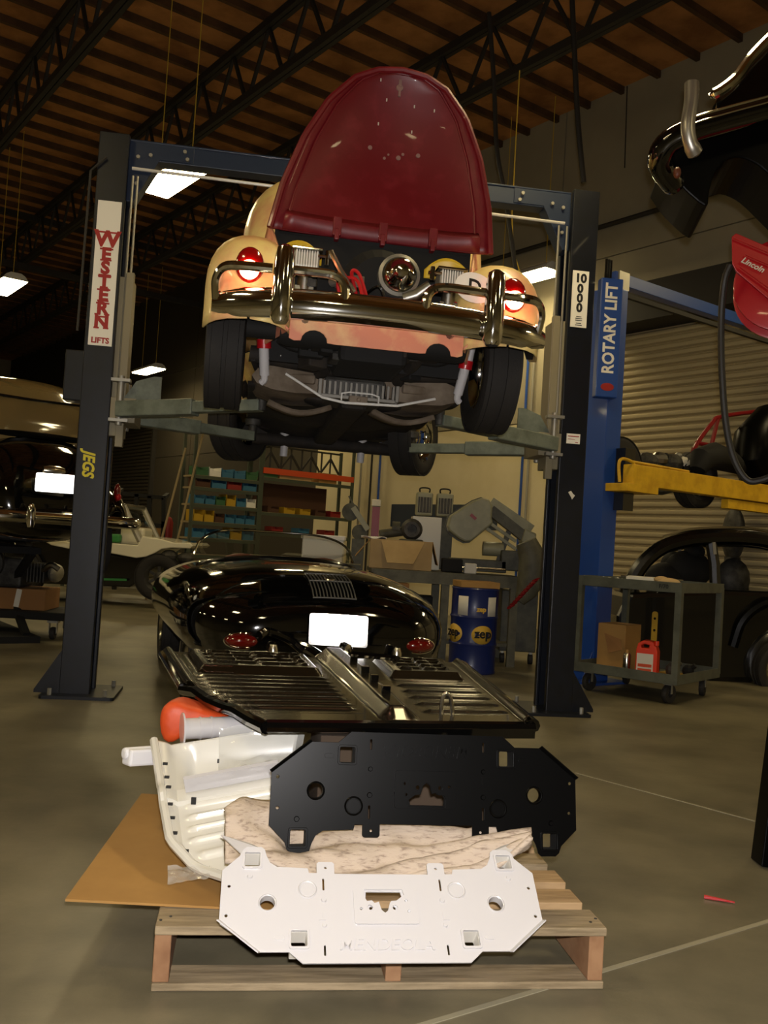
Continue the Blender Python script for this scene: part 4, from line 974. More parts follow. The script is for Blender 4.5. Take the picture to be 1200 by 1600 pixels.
# carton with open flaps
ob = thing('open_carton', 'brown carton with open flaps on the workbench', 'box', bn(625, bz_ + .001, BY + .3))
MB().box((0, 0, .14), (.60, .40, .28)).build('carton_body', 'cardboard_pale', ob, bevel=.003)
MB().add([V(-.20, -.20, .27), V(.22, -.20, .27), V(.12, -.33, .06), V(-.13, -.33, .06)], [(0, 1, 2, 3)]).build('flap', 'cardboard_pale', ob, solid=.006)
MB().add([V(.30, -.20, .28), V(.30, .20, .28), V(.36, .2, .06), V(.36, -.2, .06)], [(0, 1, 2, 3)]).build('flap', 'cardboard', ob, solid=.006)
MB().add([V(-.30, -.20, .28), V(-.30, .20, .28), V(-.44, .2, .12), V(-.44, -.2, .10)], [(0, 1, 2, 3)]).build('flap', 'cardboard', ob, solid=.006)
p = at(505, 862, 9.7); fbx = thing('foam_box', 'white foam box with pale carton below seen over the roadster windscreen', 'box', (p.x, p.y, .62))
MB().box((0, 0, .38), (.42, .34, .24)).build('box_body', 'foam', fbx, bevel=.01); MB().box((0, 0, .52), (.45, .37, .05)).build('box_lid', 'foam', fbx, bevel=.01)
tb_ = thing('low_table', 'low dark table under the white foam box', 'table', (p.x, p.y, 0))
MB().box((0, 0, .86), (.8, .5, .02)).build('table_top', 'bench', tb_)
fbx.location.z = .61
for x in (-.37, .37):
    for y in (-.2, .2): MB().box((x, y, .425), (.04, .04, .85)).build('leg', 'bench', tb_)
# papers on the carton
pp = MB(); pp.grid(lambda u, v: bn(562 + 40 * u, bz_ + .292 + .012 * math.sin(u * 9 + v * 4), BY + .2 + .3 * v), 10, 5)
tag(pp.build('paper_sheets', 'paper', smooth=True, solid=.004), 'loose white paper sheets lying on top of the open carton', 'paper')
# motor casting, white panel
mc = thing('motor_casting', 'round grey alternator casting behind the open carton', 'engine part', bn(640, bz_, BY + .62))
MB().lathe([(.09, -.1), (.11, -.06), (.11, .06), (.08, .1), (.05, .1), (.05, .03), (.001, .03)], (0, 0, .40), (0, -1, 0), 20).build('casing', 'cast', mc, smooth=True)
MB().box((0, 0, .15), (.25, .25, .30)).build('base', 'machine_dark', mc, bevel=.02)
MB().cyl((-.05, 0, .38), (-.32, -.05, .33), .045).lathe([(.07, -.04), (.07, .04)], (-.16, 0, .40), (1, 0, 0), 14).build('shaft', 'machine_dark', mc, smooth=True)
wp = thing('white_cabinet', 'small cream cabinet standing at the back of the workbench', 'cabinet', bn(662, bz_, BY + .78), R(4))
MB().box((0, 0, .27), (.30, .2, .54)).build('cabinet_body', 'cream_paint', wp, bevel=.006)
for k, (x, nm) in enumerate(((657, 'left'), (689, 'right'))):
    p = bn(x, bz_ + .545, BY + .80)
    wl = thing('work_light', f'{nm} cage-fronted work light with carrying handle behind the bandsaw', 'work light', p, R(4), 'work lights on the bench back')
    if k == 1: MB().box((0, .05, -.27), (.2, .12, .54)).build('stand', 'machine_dark', wl)
    MB().box((0, 0, .13), (.17, .12, .24)).build('housing', 'machine', wl, bevel=.015)
    MB().box((0, -.062, .12), (.135, .006, .16)).build('lens', 'cast', wl)
    for i in range(4): MB().cyl((-.05 + i * .033, -.068, .045), (-.05 + i * .033, -.068, .20), .004, n=6).build('guard_wire', 'galv', wl)
    MB().tube(arc([(-.05, 0, .25), (-.05, 0, .29), (0, 0, .30), (.05, 0, .29), (.05, 0, .25)]), .009, 6).build('handle', 'ink_black', wl, smooth=True)
# bandsaw with raised head
q = lambda x, y, Y=BY + .35: at(x, y, Y)
bs = thing('bandsaw', 'grey-green horizontal bandsaw with its head tilted up on the workbench', 'bandsaw', V(q(770, 880).x, BY + .35, bz_))
hd = [(698, 822), (702, 806), (738, 783), (752, 778), (764, 782), (768, 792), (767, 810), (769, 818), (735, 846), (726, 847), (716, 842), (700, 829)]
P0 = [q(x, y) for x, y in hd]
MB().loft([[p + V(0, -.10, 0) for p in P0], [p + V(0, .10, 0) for p in P0]]).build('wheel_cover', 'machine', bs, world=True, bevel=.02)
c0 = q(735, 815)
MB().loft([[p.lerp(c0, -.06) + V(0, .10, 0) for p in P0], [p.lerp(c0, -.06) + V(0, .14, 0) for p in P0]]).build('cover_back', 'machine_dark', bs, world=True)
MB().box(q(738, 808) + V(0, -.103, 0), (.07, .004, .03), 0, 0, R(38)).build('maker_label', 'red_dark', bs, world=True)
MB().bar(q(764, 788), q(828, 832), .16, .03, (0, -1, .0)).build('frame_rail', 'machine', bs, world=True)
MB().bar(q(766, 797), q(818, 838), .14, .10, (0, 0, 1)).build('frame_beam', 'machine_dark', bs, world=True)
for dy in (8, 20): MB().bar(q(752, 800 + dy), q(806, 838 + dy), .05, .03).build('blade_guide', 'machine', bs, world=True)
P0 = [q(x, y) for x, y in ((818, 826), (836, 834), (834, 850), (822, 858), (812, 846))]
MB().loft([[p + V(0, -.10, 0) for p in P0], [p + V(0, .12, 0) for p in P0]]).build('idler_cover', 'machine', bs, world=True, bevel=.015)
MB().bar(q(795, 830), q(776, 885), .05, .05).build('cylinder', 'machine_dark', bs, world=True)
MB().bar(q(830, 850), q(812, 892), .14, .16).build('pivot_bracket', 'machine_dark', bs, world=True)
MB().box(q(745, 883) , (.55, .3, .12)).box(q(800, 876), (.25, .3, .2)).each('saw_bed', 'machine_dark', bs, world=True, bevel=.01)
MB().lathe([(.07, -.1), (.07, .1)], q(770, 858), (1, 0, 0), 16).build('motor', 'machine', bs, smooth=True, world=True)
MB().tube([q(715, 886, BY + .1), q(790, 890, BY + .1)], .012).build('steel_bar', 'chrome_soft', bs, smooth=True, world=True)
# jar and tray on bench
tag(MB().box(bn(735, bz_ + .05, BY + .12), (.12, .10, .10)).build('plastic_tub', 'label_white', bevel=.012), 'small pale plastic tub at the front of the bench under the bandsaw', 'tub')
tag(MB().box(bn(706, bz_ + .07, BY + .12), (.20, .14, .13)).build('battery_box', 'black_matt', bevel=.012), 'black battery-like box on the bench between carton and tub', 'box')
# sacks and pieces hanging right of the bench
sk = MB(); P = [(822, 846, .10), (832, 870, .13), (832, 900, .14), (822, 925, .10), (812, 940, .05)]
sk.tube([at(x, y, BY - .1) for x, y, r_ in P], [r_ for *_, r_ in P], 14)
tag(sk.build('cloth_sack', 'bench', smooth=True), 'brown cloth sack hanging at the right end of the workbench', 'sack')
pts = []
for i in range(90):
    t = i / 89; p = at(838 - 42 * t, 905 + 45 * t, BY - .3); a = i * 1.4; pts.append(p + V(.03 * math.cos(a), .03 * math.sin(a), .012 * math.cos(a)))
tag(MB().tube(pts, .006, 5).build('coiled_air_hose', 'red_dark', smooth=True), 'dark red coiled air hose hanging below the bench end', 'hose')
# things stored below the bench
tag(MB().box(bn(645, .42 + .0, BY + .3), (.42, .3, .40)).build('storage_crate', 'black_matt', bevel=.01), 'dark crate on the shelf under the workbench', 'crate')
tag(MB().box(bn(618, .56 + .0, BY + .05), (.26, .2, .36), R(8)).build('carton', 'cardboard_dark', bevel=.006), 'brown carton on the shelf under the bench behind the roadster fender', 'box')
mk = thing('floor_machine', 'grey-green machine cabinet on castors right of the blue drum', 'machine', V(at(806, 1010, 9.3).x, 9.4, 0))
MB().box((0, 0, .42), (.36, .4, .60)).build('cabinet_body', 'machine_dark', mk, bevel=.01)
for x in (-.14, .14): MB().lathe([(.05, -.02), (.05, .02)], (x, -.15, .05), (1, 0, 0), 14).build('castor', 'rubber', mk, smooth=True); MB().box((x, -.15, .10), (.03, .03, .06)).build('castor_fork', 'galv', mk)
# ------------------------------------------------------------------ blue drum
dp = gnd(735, 1048)
dr = thing('oil_drum', 'dark blue oil drum with round yellow zep logo under the bench front', 'drum', (dp.x, 8.42, 0))
rad, hd_ = .21, .76
pf = [(.001, .01), (rad * .96, .01), (rad, 0), (rad + .006, .012), (rad, .024)]
for zc in (.26, .50): pf += [(rad, zc - .02), (rad + .009, zc), (rad, zc + .02)]
pf += [(rad, hd_ - .024), (rad + .006, hd_ - .012), (rad, hd_), (rad - .012, hd_ - .015), (.001, hd_ - .015)]
MB().lathe(pf, (0, 0, 0), (0, 0, 1), 36).build('drum_shell', 'drum_blue', dr, smooth=True)
def wrap(name, m, a0, w_, zc, h, off=.003, shape='rect'):
    mb = MB(); n = 14
    def f(u, v):
        a = a0 + (u - .5) * w_ / rad; z = zc + (v - .5) * h
        return V((rad + off) * math.sin(a), -(rad + off) * math.cos(a), z)
    if shape == 'rect': mb.grid(f, n, 2)
    else:
        P = [f(.5 + .5 * math.cos(t), .5 + .5 * math.sin(t)) for t in [2*math.pi*i/28 for i in range(28)]]; mb.add([f(.5, .5)] + P, [(0, i + 1, (i + 1) % 28 + 1) for i in range(28)])
    return mb.build(name, m, dr, smooth=True, solid=.001)
for a0, wd in ((-.62, .10), (.72, .10)): wrap('paper_label', 'label_white', a0, wd, .60, .17)
lo = wrap('round_logo', 'logo_yellow', .30, .20, .35, .165, .004, 'oval'); lo2 = wrap('round_logo', 'logo_yellow', -1.05, .20, .35, .165, .004, 'oval')
def dtext(s, size, a, z, m, par, off=.006):
    n = V(math.sin(a), -math.cos(a), 0); x = V(math.cos(a), math.sin(a), 0)
    MB().text(s, size, n * (rad + off + .003) + V(0, 0, z), x, (0, 0, 1), .001, .003).build('lettering', m, par)
dtext('zep', .115, .30, .36, 'ink_black', lo); dtext('zep', .115, -1.05, .36, 'ink_black', lo2); dtext('zep', .06, .18, .575, 'logo_yellow', dr)
cb_ = MB().box((dp.x + .0, 8.42, hd_ + .028), (.36, .30, .055), R(10)); tag(cb_.build('flat_carton', 'cardboard', bevel=.004), 'flat orange-brown carton lying on top of the blue drum', 'box')
# ------------------------------------------------------------------ right: blue lift post, beam, yellow arm
RW = gnd(921, 1064)
rl = thing('blue_lift', 'bright blue two-post car lift near the roll-up door', 'car lift', (RW.x, RW.y, 0), YAW)
for xx in (0.0, 3.2):
    p = MB().plate([(-.10, -.12), (.10, -.12), (.10, -.08), (-.06, -.08), (-.06, .08), (.10, .08), (.10, .12), (-.10, .12)][::(1)], (), 3.5, (xx, 0, 1.75), (1 if xx == 0 else -1, 0, 0), (0, 1, 0)).build('post', 'rotary_blue', rl, bevel=.005)
    MB().box((xx, 0, .01), (.5, .45, .02)).build('base_plate', 'rotary_blue', p)
    MB().plate([(-.10, 0), (-.22, 0), (-.10, .25)], (), .012, (xx, -.1, .02), (1, 0, 0), (0, 0, 1)).build('gusset', 'rotary_blue', p)
MB().box((-.15, -.125, 3.02), (.20, .10, 1.05), R(-30)).build('post_cover', 'rotary_blue', rl, bevel=.01)
for dx in (-.2, -.17, -.14): MB().cyl((dx, -.11, 3.5), (dx, -.11, 3.72), .012, n=8).build('lift_cable', 'black_paint', rl)
MB().box((1.6, 0, 3.62), (3.2, .10, .11)).build('crossbeam', 'rotary_blue', rl, bevel=.004)
MB().box((1.6, 0, 3.50), (3.0, .04, .04)).build('shutoff_bar', 'truss_steel', rl)
MB().box((.10, -.06, 3.60), (.14, .02, .16)).build('beam_bracket', 'galv', rl)
for xx in (0.12, 3.08): MB().box((xx, -.1, 1.8), (.14, .25, .55)).build('carriage', 'black_paint', rl)
mb = MB(); e = R(-30) ; xa = V(math.cos(e), math.sin(e), 0); nrm = V(math.sin(e), -math.cos(e), 0)
oc = V(-.15, -.125, 0) + nrm * .052
MB().text('ROTARY LIFT', .148, oc + V(0, 0, 3.10) - xa * .0, (0, 0, 1), -xa, .001, .004, sx=.90).build('lettering', 'sign_white', rl)
MB().plate([(.06 * math.cos(t), .035 * math.sin(t)) for t in [2*math.pi*i/16 for i in range(16)]], (), .002, oc + V(0, 0, 2.585) + nrm * .002, tuple(xa), (0, 0, 1)).build('maker_badge', 'sign_red', rl)
# yellow arm and buggy chassis
y0 = at(990, 750, 8.0); b_y0 = y0.dot(N); a_y = y0.dot(D)
ya = thing('yellow_runway', 'yellow steel lift arm carrying the buggy chassis', 'lift arm', (y0.x, y0.y, 1.7), YAW)
rbox(MB(), a_y, a_y + .12, b_y0, b_y0 + 2.9, 1.745, 1.925).build('main_beam', 'yellow_arm', ya, world=True, bevel=.006)
rbox(MB(), a_y + .02, a_y + .10, b_y0 + 1.45, b_y0 + 2.9, 1.645, 1.735).build('extension', 'yellow_arm', ya, world=True, bevel=.004)
rbox(MB(), a_y, a_y + .3, b_y0 - .08, b_y0 + .35, 1.685, 1.755).build('pivot_plate', 'yellow_arm', ya, world=True, bevel=.004)
pz = lambda b, z: rm(a_y + .02, b, z + .055)
MB().tube(arc([pz(b_y0 - .16, 1.70), pz(b_y0 - .18, 1.85), pz(b_y0 - .14, 1.90), pz(b_y0 - .02, 1.89), pz(b_y0 + .02, 1.86), pz(b_y0 + .02, 1.76)]), .014, 8).build('loop_handle', 'yellow_arm', ya, smooth=True, world=True)
MB().tube([pz(b_y0 - .02, 1.89), pz(b_y0 + .8, 1.88)], .012, 8).build('guide_rod', 'yellow_arm', ya, smooth=True, world=True)
AB = a_y + .75
bgy = thing('buggy_chassis', 'bare buggy chassis with red tube frame sitting on the yellow arm', 'car', rm(AB, b_y0 + 1.0, 1.62), YAW)
qb = lambda x, y, da=0.0: onpl(x, y, AB + da)
pw = qb(958, 733); wheel(bgy, bgy.matrix_basis.inverted() @ pw, (0, -1, 0), .31, .24, .16, rim_m='cast', spokes=6)
pw = qb(1086, 750); wheel(bgy, bgy.matrix_basis.inverted() @ pw, (0, -1, 0), .30, .16, .20, rim_m='cast', spokes=6)
for pts in ([(1078, 722), (1088, 695), (1112, 662), (1127, 651), (1200, 641), (1260, 634)], [(1122, 653), (1110, 702)], [(1088, 692), (1130, 700), (1168, 708), (1230, 706)], [(1120, 701), (1230, 700)], [(1080, 720), (1100, 738)]):
    MB().tube(arc([qb(x, y) for x, y in pts], 5), .024, 8).build('frame_tube', 'red_dark', bgy, smooth=True, world=True)
MB().plate([(0, 0), (.1, 0), (.14, .22), (.06, .2)], (), .02, qb(1075, 728), tuple(N), (0, 0, 1)).build('frame_gusset', 'red_dark', bgy, world=True)
P = [(1090, 735, .08), (1096, 718, .13), (1115, 712, .14), (1138, 720, .12), (1165, 735, .06)]
MB().tube([qb(x, y, -.25) for x, y, r_ in P], [r_ for *_, r_ in P], 14).build('fuel_tank', 'black_matt', bgy, smooth=True, world=True)
P = [(1230, 640, .1), (1200, 655, .17), (1180, 685, .22), (1178, 715, .25), (1185, 742, .2), (1210, 752, .1)]
MB().tube([qb(x, y, -.3) for x, y, r_ in P], [r_ for *_, r_ in P], 14).build('seat_shell', 'black_satin', bgy, smooth=True, world=True)
MB().tube([qb(975, 728), qb(1075, 733)], .06, 10).build('axle_beam', 'black_matt', bgy, smooth=True, world=True)
for k, (x, y, w_, m) in enumerate(((1010, 722, .2, 'cast'), (1030, 718, .16, 'steel'), (1050, 724, .2, 'cast'), (1022, 727, .08, 'rack_orange'), (1066, 725, .16, 'label_white'), (1040, 712, .06, 'black_matt'), (1060, 712, .07, 'galv'))):
    MB().ell(qb(x, y), (w_ * .6, w_ * .5, w_ * .5), 10, 6).build('gearbox_piece', m, bgy, smooth=False, world=True)
MB().tube([qb(1015, 765), qb(1035, 766), qb(1060, 762)], [.05, .05, .03], 10).build('drive_shaft', 'cast', bgy, smooth=True, world=True)
MB().bar(qb(1110, 765, -.2), qb(1165, 772, -.2), .1, .1).build('control_arm', 'under_rust', bgy, world=True)
# ------------------------------------------------------------------ grey cart
CY = R(-40)
nc = V(2.31, 7.12, 0); cxv = V(math.cos(CY), math.sin(CY), 0); cyv = V(-math.sin(CY), math.cos(CY), 0)
CL, CW = .88, .90
cc = nc - cxv * CL / 2 + cyv * CW / 2
ct = thing('utility_cart', 'grey steel two-tier utility cart on castors with tools on top', 'cart', cc, CY)
for z, h in ((.905, .075), (.20, .075)):
    tr_ = MB().box((0, 0, z - h / 2), (CL, CW, .008)).box((0, -CW/2, z), (CL, .006, h)).box((0, CW/2, z), (CL, .006, h)).box((-CL/2, 0, z), (.006, CW, h)).box((CL/2, 0, z), (.006, CW, h))
    tr_.build('tray', 'cart_grey', ct)
for x in (-1, 1):
    for y in (-1, 1):
        MB().box((x * (CL/2 - .02), y * (CW/2 - .02), .55), (.05, .05, .72)).build('corner_post', 'cart_grey', ct)
        c_ = V(x * (CL/2 - .1), y * (CW/2 - .1), .075)
        cs_ = MB().box((c_.x, c_.y, .15), (.07, .06, .012)).bar(c_ + V(-.025, 0, 0), c_ + V(-.025, 0, .085), .004, .03).bar(c_ + V(.025, 0, 0), c_ + V(.025, 0, .085), .004, .03).build('castor_fork', 'galv', ct)
        MB().lathe([(.03, -.018), (.07, -.02), (.075, -.012), (.075, .012), (.07, .02), (.03, .018)], c_, (1, .2 * y, 0), 18, closed=True).build('castor_wheel', 'rubber', cs_, smooth=True)
MB().tube([(-CL/2 - .08, -.2, .93), (-CL/2 - .08, .2, .93)], .012).tube([(-CL/2, -.2, .92), (-CL/2 - .08, -.2, .93)], .012).tube([(-CL/2, .2, .92), (-CL/2 - .08, .2, .93)], .012).build('push_handle', 'cart_grey', ct, smooth=True)
MB().text('F/70', .045, (CL/2 - .12, -CW/2 - .004, .915) if False else (.30, -CW/2 - .005, .905), (1, 0, 0), (0, 0, 1), .0005, .001).build('lettering', 'ink_black', ct)
def oncart(lx, ly, z): return cc + cxv * lx + cyv * ly + V(0, 0, z)
def citem(name, mb, m, label, cat, **k): return tag(mb.build(name, m, **k), label, cat)
zt, zb = .90, .168
citem('open_notebook', MB().box(oncart(-.02, -.16, zt + .035), (.22, .16, .05), CY + .3).box(oncart(-.02, -.16, zt + .062), (.2, .15, .006), CY + .3), 'label_white', 'pale open parts book lying in the cart top tray', 'book', bevel=.004)
citem('work_gloves', MB().ell(oncart(.22, -.18, zt + .035), (.10, .06, .035)).ell(oncart(.17, -.2, zt + .05), (.06, .05, .03)), 'cardboard_pale', 'pair of tan work gloves on the right of the cart top tray', 'gloves', smooth=True)
citem('rag', MB().grid(lambda u, v: oncart(-.38 + .2 * u, -.28 + .2 * v, zt + .02 + .03 * abs(noise.noise(V(u * 4, v * 4, 2)))), 10, 10), 'white_dull', 'white shop rag at the left end of the cart top tray', 'rag', smooth=True, solid=.006)
citem('steel_rule', MB().box(oncart(-.1, .22, zt + .05), (.55, .03, .01), CY), 'chrome_soft', 'long steel rule lying along the back of the cart top tray', 'tool')
wc = thing('cart_carton', 'brown carton with torn side in the lower cart tray', 'box', oncart(-.27, .02, zb), CY)
MB().box((0, 0, .19), (.25, .3, .38)).build('carton_body', 'cardboard', wc, bevel=.004)
MB().add([V(-.06, -.16, .30), V(.09, -.16, .26), V(.12, -.2, .18), V(.0, -.19, .14)], [(0, 1, 2, 3)]).build('torn_flap', 'cardboard_dark', wc, solid=.004)
# orange jug
jg = thing('coolant_jug', 'orange plastic jug with white label in the lower cart tray', 'jug', oncart(.08, -.18, zb), CY + R(12))
out = [(-.085, 0), (.085, 0), (.085, .20), (.07, .245), (.055, .25), (.05, .275), (.02, .285), (-.03, .285), (-.07, .26), (-.085, .20)]
MB().plate(out, [[(-.045, .225), (.015, .225), (.02, .25), (-.02, .257), (-.045, .245)]], .11, (0, 0, .0), (1, 0, 0), (0, 0, 1)).build('jug_body', 'orange_jug', jg, bevel=.012)
MB().cyl((.065, 0, .25), (.065, 0, .285), .02).build('cap', 'orange_jug', jg, smooth=True)
lbp = MB().box((-.01, -.0562, .10), (.13, .002, .16)).build('label_sheet', 'label_white', jg)
for i, (z, h) in enumerate(((.085, .025), (.05, .02), (.03, .01))): MB().box((-.01, -.058, z), (.11, .001, h)).build('printed_band', 'rack_orange', lbp)
sc_ = thing('spray_can', 'silver spray can beside the orange jug in the cart', 'can', oncart(-.09, -.2, zb))
MB().lathe([(.001, 0), (.03, 0), (.032, .005), (.032, .15), (.024, .165), (.001, .165)], (0, 0, 0), (0, 0, 1), 16).build('can', 'chrome_soft', sc_, smooth=True); MB().cyl((0, 0, .165), (0, 0, .19), .015).build('cap', 'cardboard', sc_, smooth=True)
ch = thing('yellow_chain_strap', 'yellow punched strap standing up behind the orange jug', 'strap', oncart(-.05, .22, zb))
MB().plate(rrect(.05, .42, .02, 3), [circ(0, .1 * i - .15, .012, 8) for i in range(4)], .006, (0, 0, .29), (1, 0, 0), (0, 0, 1)).build('strap', 'bin_yellow', ch)
MB().box((0, .02, .05), (.12, .06, .1)).build('strap_foot', 'black_matt', ch)
for k, (lx, ly, r_, m, lb) in enumerate(((.24, -.05, .06, 'cast', 'dark metal fitting in the cart between jug and corner post'), (.30, .12, .05, 'black_matt', 'black part lying at the right of the lower cart tray'), (.16, .16, .05, 'steel', 'small bright metal part at the back of the lower cart tray'))):
    citem('metal_fitting', MB().ell(oncart(lx, ly, zb + r_), (r_, r_, r_), 10, 6).cyl(oncart(lx, ly, zb + r_), oncart(lx + .06, ly, zb + r_ * 2), .02), m, lb, 'metal part')
citem('yellow_tray_mat', MB().box(oncart(.22, -.0, zb + .004), (.34, .5, .006), CY), 'bin_yellow', 'yellow mat lining the right half of the lower cart tray', 'mat')
# ------------------------------------------------------------------ black beetle behind the cart
kb = thing('black_beetle_car', 'unfinished black beetle body without glass behind the grey cart', 'car', V(at(1120, 900, 9.3).x, 9.3, 0), R(8))
q = lambda x, y, Y=9.0: at(x, y, Y)
roofc = [(978, 925), (990, 898), (1008, 872), (1035, 851), (1070, 840), (1110, 836), (1160, 836), (1205, 843), (1240, 862), (1266, 905)]
for k, Yd in ((0, 0), (1, 1.05)):
    SK = lambda p: V(p.x * (1 + Yd / 9), p.y * (1 + Yd / 9), p.z)
    P = arc([SK(q(x, y + 4)) for x, y in roofc], 4)
    MB().tube(P, .075, 10).build('roof_rail', 'black_paint', kb, smooth=True, world=True)
    MB().tube([SK(q(1110, 842)), SK(q(1116, 880)), SK(q(1118, 925))], .055, 8).build('door_pillar', 'black_paint', kb, smooth=True, world=True)
    MB().bar(q(1112, 846) + V(0, Yd - .05, 0), q(1114, 866) + V(0, Yd - .05, 0), .03, .02).build('pillar_bracket', 'galv', kb, world=True)
rp = arc([q(x, y) for x, y in roofc[3:9]], 4)
MB().loft([[V(p.x * (1 + 1.05 * j / 72), p.y * (1 + 1.05 * j / 72), p.z + .04 + .06 * math.sin(math.pi * j / 8)) for j in range(9)] for p in rp], closed=False).build('roof_skin', 'black_paint', kb, smooth=True, solid=.01, world=True)
lowc = [(955, 1062), (958, 960), (975, 925), (1120, 920), (1240, 925), (1268, 960), (1268, 1062)]
P0 = [q(x, y) for x, y in lowc]
MB().loft([[p + V(0, y, 0) for p in P0] for y in (-.18, 1.05)]).build('lower_body', 'black_paint', kb, world=True, bevel=.05)
MB().lathe([(.33, -.1), (.36, -.05), (.36, .08), (.30, .10)], q(1225, 1040, 8.85), (0, -1, .05), 24).build('rear_fender', 'black_paint', kb, smooth=True, world=True)
pw = q(1222, 1046, 8.75); wheel(kb, kb.matrix_basis.inverted() @ pw, (0, -1, 0), .28, .16, .19, rim_m='chrome', spokes=8)
MB().tube(arc([q(1145, 1010, 8.82), q(1160, 970, 8.8), q(1190, 945, 8.78), q(1230, 935, 8.76)]), .05, 8).build('fender_edge', 'black_satin', kb, smooth=True, world=True)
for k, (x, y, Y, r_) in enumerate(((1040, 905, 9.5, .22), (1075, 890, 9.5, .25), (1085, 862, 9.5, .10), (1055, 880, 9.6, .15))): MB().ell(at(x, y, Y), (r_, .15, r_ * .8), 12, 8).build('seat_pile', 'black_matt', kb, smooth=True, world=True)
MB().ell(at(1145, 905, 9.6), (.18, .12, .22), 12, 8).build('seat_back', 'cast', kb, smooth=True, world=True)
# spare tyre and engine standing behind
tv = at(1147, 818, 10.8); st_ = thing('stored_tyre', 'narrow grey tyre standing behind the black beetle roof', 'tyre', V(tv.x, tv.y, .0)); 
MB().tube([V(tv.x, tv.y, 0), V(tv.x, tv.y, 1.2)], .09, 10).build('tyre_stand', 'cast', st_, world=True)
MB().ell(V(tv.x, tv.y, 1.46), (.12, .2, .32), 16, 12).build('tyre_tread', 'cast', st_, smooth=True, world=True)
# ------------------------------------------------------------------ hose reel upper right
ry = 5.0
rc = at(1226, 450, ry)
hr = thing('hose_reel', 'red hose reel hanging at the right edge with black hose', 'hose reel', rc)
ax = V(-.35, -.93, .08).normalized()
for o_ in (-.05, .10): MB().lathe([(.001, 0), (.255, 0), (.262, .006), (.262, .012), (.25, .016), (.001, .014)], V(0, 0, 0) + ax * o_ * -1, ax, 40).build('reel_disc', 'red_paint', hr, smooth=True)
MB().lathe([(.18, -.1), (.18, .05)], (0, 0, 0), ax, 24).build('hose_drum', 'hose', hr, smooth=True)
uxr = (V(0, 0, 1).cross(ax)).normalized() * 1.0; uxr = uxr if uxr.x > 0 else -uxr
uyr = ax.cross(uxr) ; uyr = uyr if uyr.z > 0 else -uyr
inv = lambda p: p - rc
arm_o = [(1143, 370), (1150, 364), (1240, 402), (1240, 500), (1150, 424), (1144, 412)]
fr = [at(x, y, ry - .10) - rc for x, y in arm_o]
MB().loft([fr, [p - ax * .02 for p in fr]]).build('guide_arm', 'red_paint', hr, bevel=.004)
for (x0, y0_, x1, y1_) in ((1147, 372, 1240, 411), (1165, 398, 1240, 430), (1156, 417, 1240, 478)): MB().tube([at(x0, y0_, ry - .115) - rc, at(x1, y1_, ry - .115) - rc], .005, 6).build('arm_rib', 'red_paint', hr, smooth=True)
tx = (at(1200, 424, ry - .12) - at(1160, 404, ry - .12)).normalized(); ty = V(0, 0, 1) - tx * tx.z; ty.normalize()
MB().text('Lincoln', .045, at(1176, 414, ry - .115) - rc, tx, ty, .001, .001, shear=.3).build('lettering', 'label_white', hr)
MB().bar(V(.0, .1, 0), V(1.6, .35, 0), .06, .06).build('support_arm', 'truss_steel', hr)
MB().bar(V(1.6, .35, -rc.z), V(1.6, .35, .3), .12, .12).build('support_post', 'truss_steel', hr)
hpts = [(1141, 414, 4.93), (1132, 440, 4.95), (1127, 500, 5), (1128, 580, 5), (1134, 660, 5), (1146, 715, 4.98), (1166, 749, 4.95), (1190, 750, 4.93), (1225, 735, 4.9)]
tag(MB().tube(arc([at(*p) for p in hpts]), .018, 10).build('air_hose', 'hose', smooth=True), 'thick dark air hose hanging in a loop from the red reel', 'hose')
# ------------------------------------------------------------------ black car on another lift, upper right corner
q = lambda x, y, Y=4.6: at(x, y, Y)
rcar = thing('raised_black_car', 'rear corner of a glossy black car raised at the upper right', 'car', q(1150, 230))
bpth = arc([q(1056, 292, 4.75), q(1034, 262, 4.66), q(1032, 243, 4.60), q(1046, 222, 4.55), q(1080, 204, 4.5), q(1130, 189, 4.5), q(1200, 170, 4.5), q(1290, 145, 4.5)])
MB().tube(bpth, [.05] + [.062] * (len(bpth) - 1), 12).build('bumper', 'black_gloss', rcar, smooth=True, world=True)
MB().tube([p + V(0, -.045, .045) for p in bpth[12:]], .008, 6).build('bumper_trim', 'chrome', rcar, smooth=True, world=True)
MB().tube([p + V(0, -.06, .01) for p in bpth[12:]], .005, 6).build('bumper_trim', 'chrome', rcar, smooth=True, world=True)
MB().tube(arc([q(1081, 130, 4.42), q(1080, 160, 4.41), q(1075, 195, 4.40), q(1078, 222, 4.41), q(1088, 243, 4.44)]), [.034] * 20 + [.038] * 4 + [.02], 14).build('bumper_guard', 'chrome_dull', rcar, smooth=True, world=True)
MB().tube(arc([q(1108, 150, 4.62), q(1125, 142, 4.6), q(1150, 122, 4.6), q(1172, 92, 4.6), q(1205, 58, 4.6), q(1250, 20, 4.6)]), [.012, .014, .018] + [.028] * 28, 10).build('fender_trim', 'chrome', rcar, smooth=True, world=True)
bo = [(1118, 152), (1150, 128), (1172, 98), (1205, 64), (1260, 20), (1300, 60), (1300, 150), (1200, 178), (1110, 202)]
P0 = [q(x, y, 4.66) for x, y in bo]; MB().loft([[p for p in P0], [p + V(.1, .7, 0) for p in P0]]).build('rear_body', 'black_gloss', rcar, world=True, bevel=.03)
fo = [(1034, 250), (1060, 286), (1102, 322), (1108, 300), (1116, 272), (1132, 252), (1156, 246), (1182, 256), (1202, 272), (1260, 330), (1300, 330), (1300, 165), (1200, 188), (1070, 222)]
P0 = arc([q(x, y, 4.72) for x, y in fo[:9]], 3) + [q(x, y, 4.72) for x, y in fo[9:]]; MB().loft([[p for p in P0], [p + V(.08, .5, 0) for p in P0]]).build('rear_fender', 'black_satin', rcar, world=True, bevel=.01)
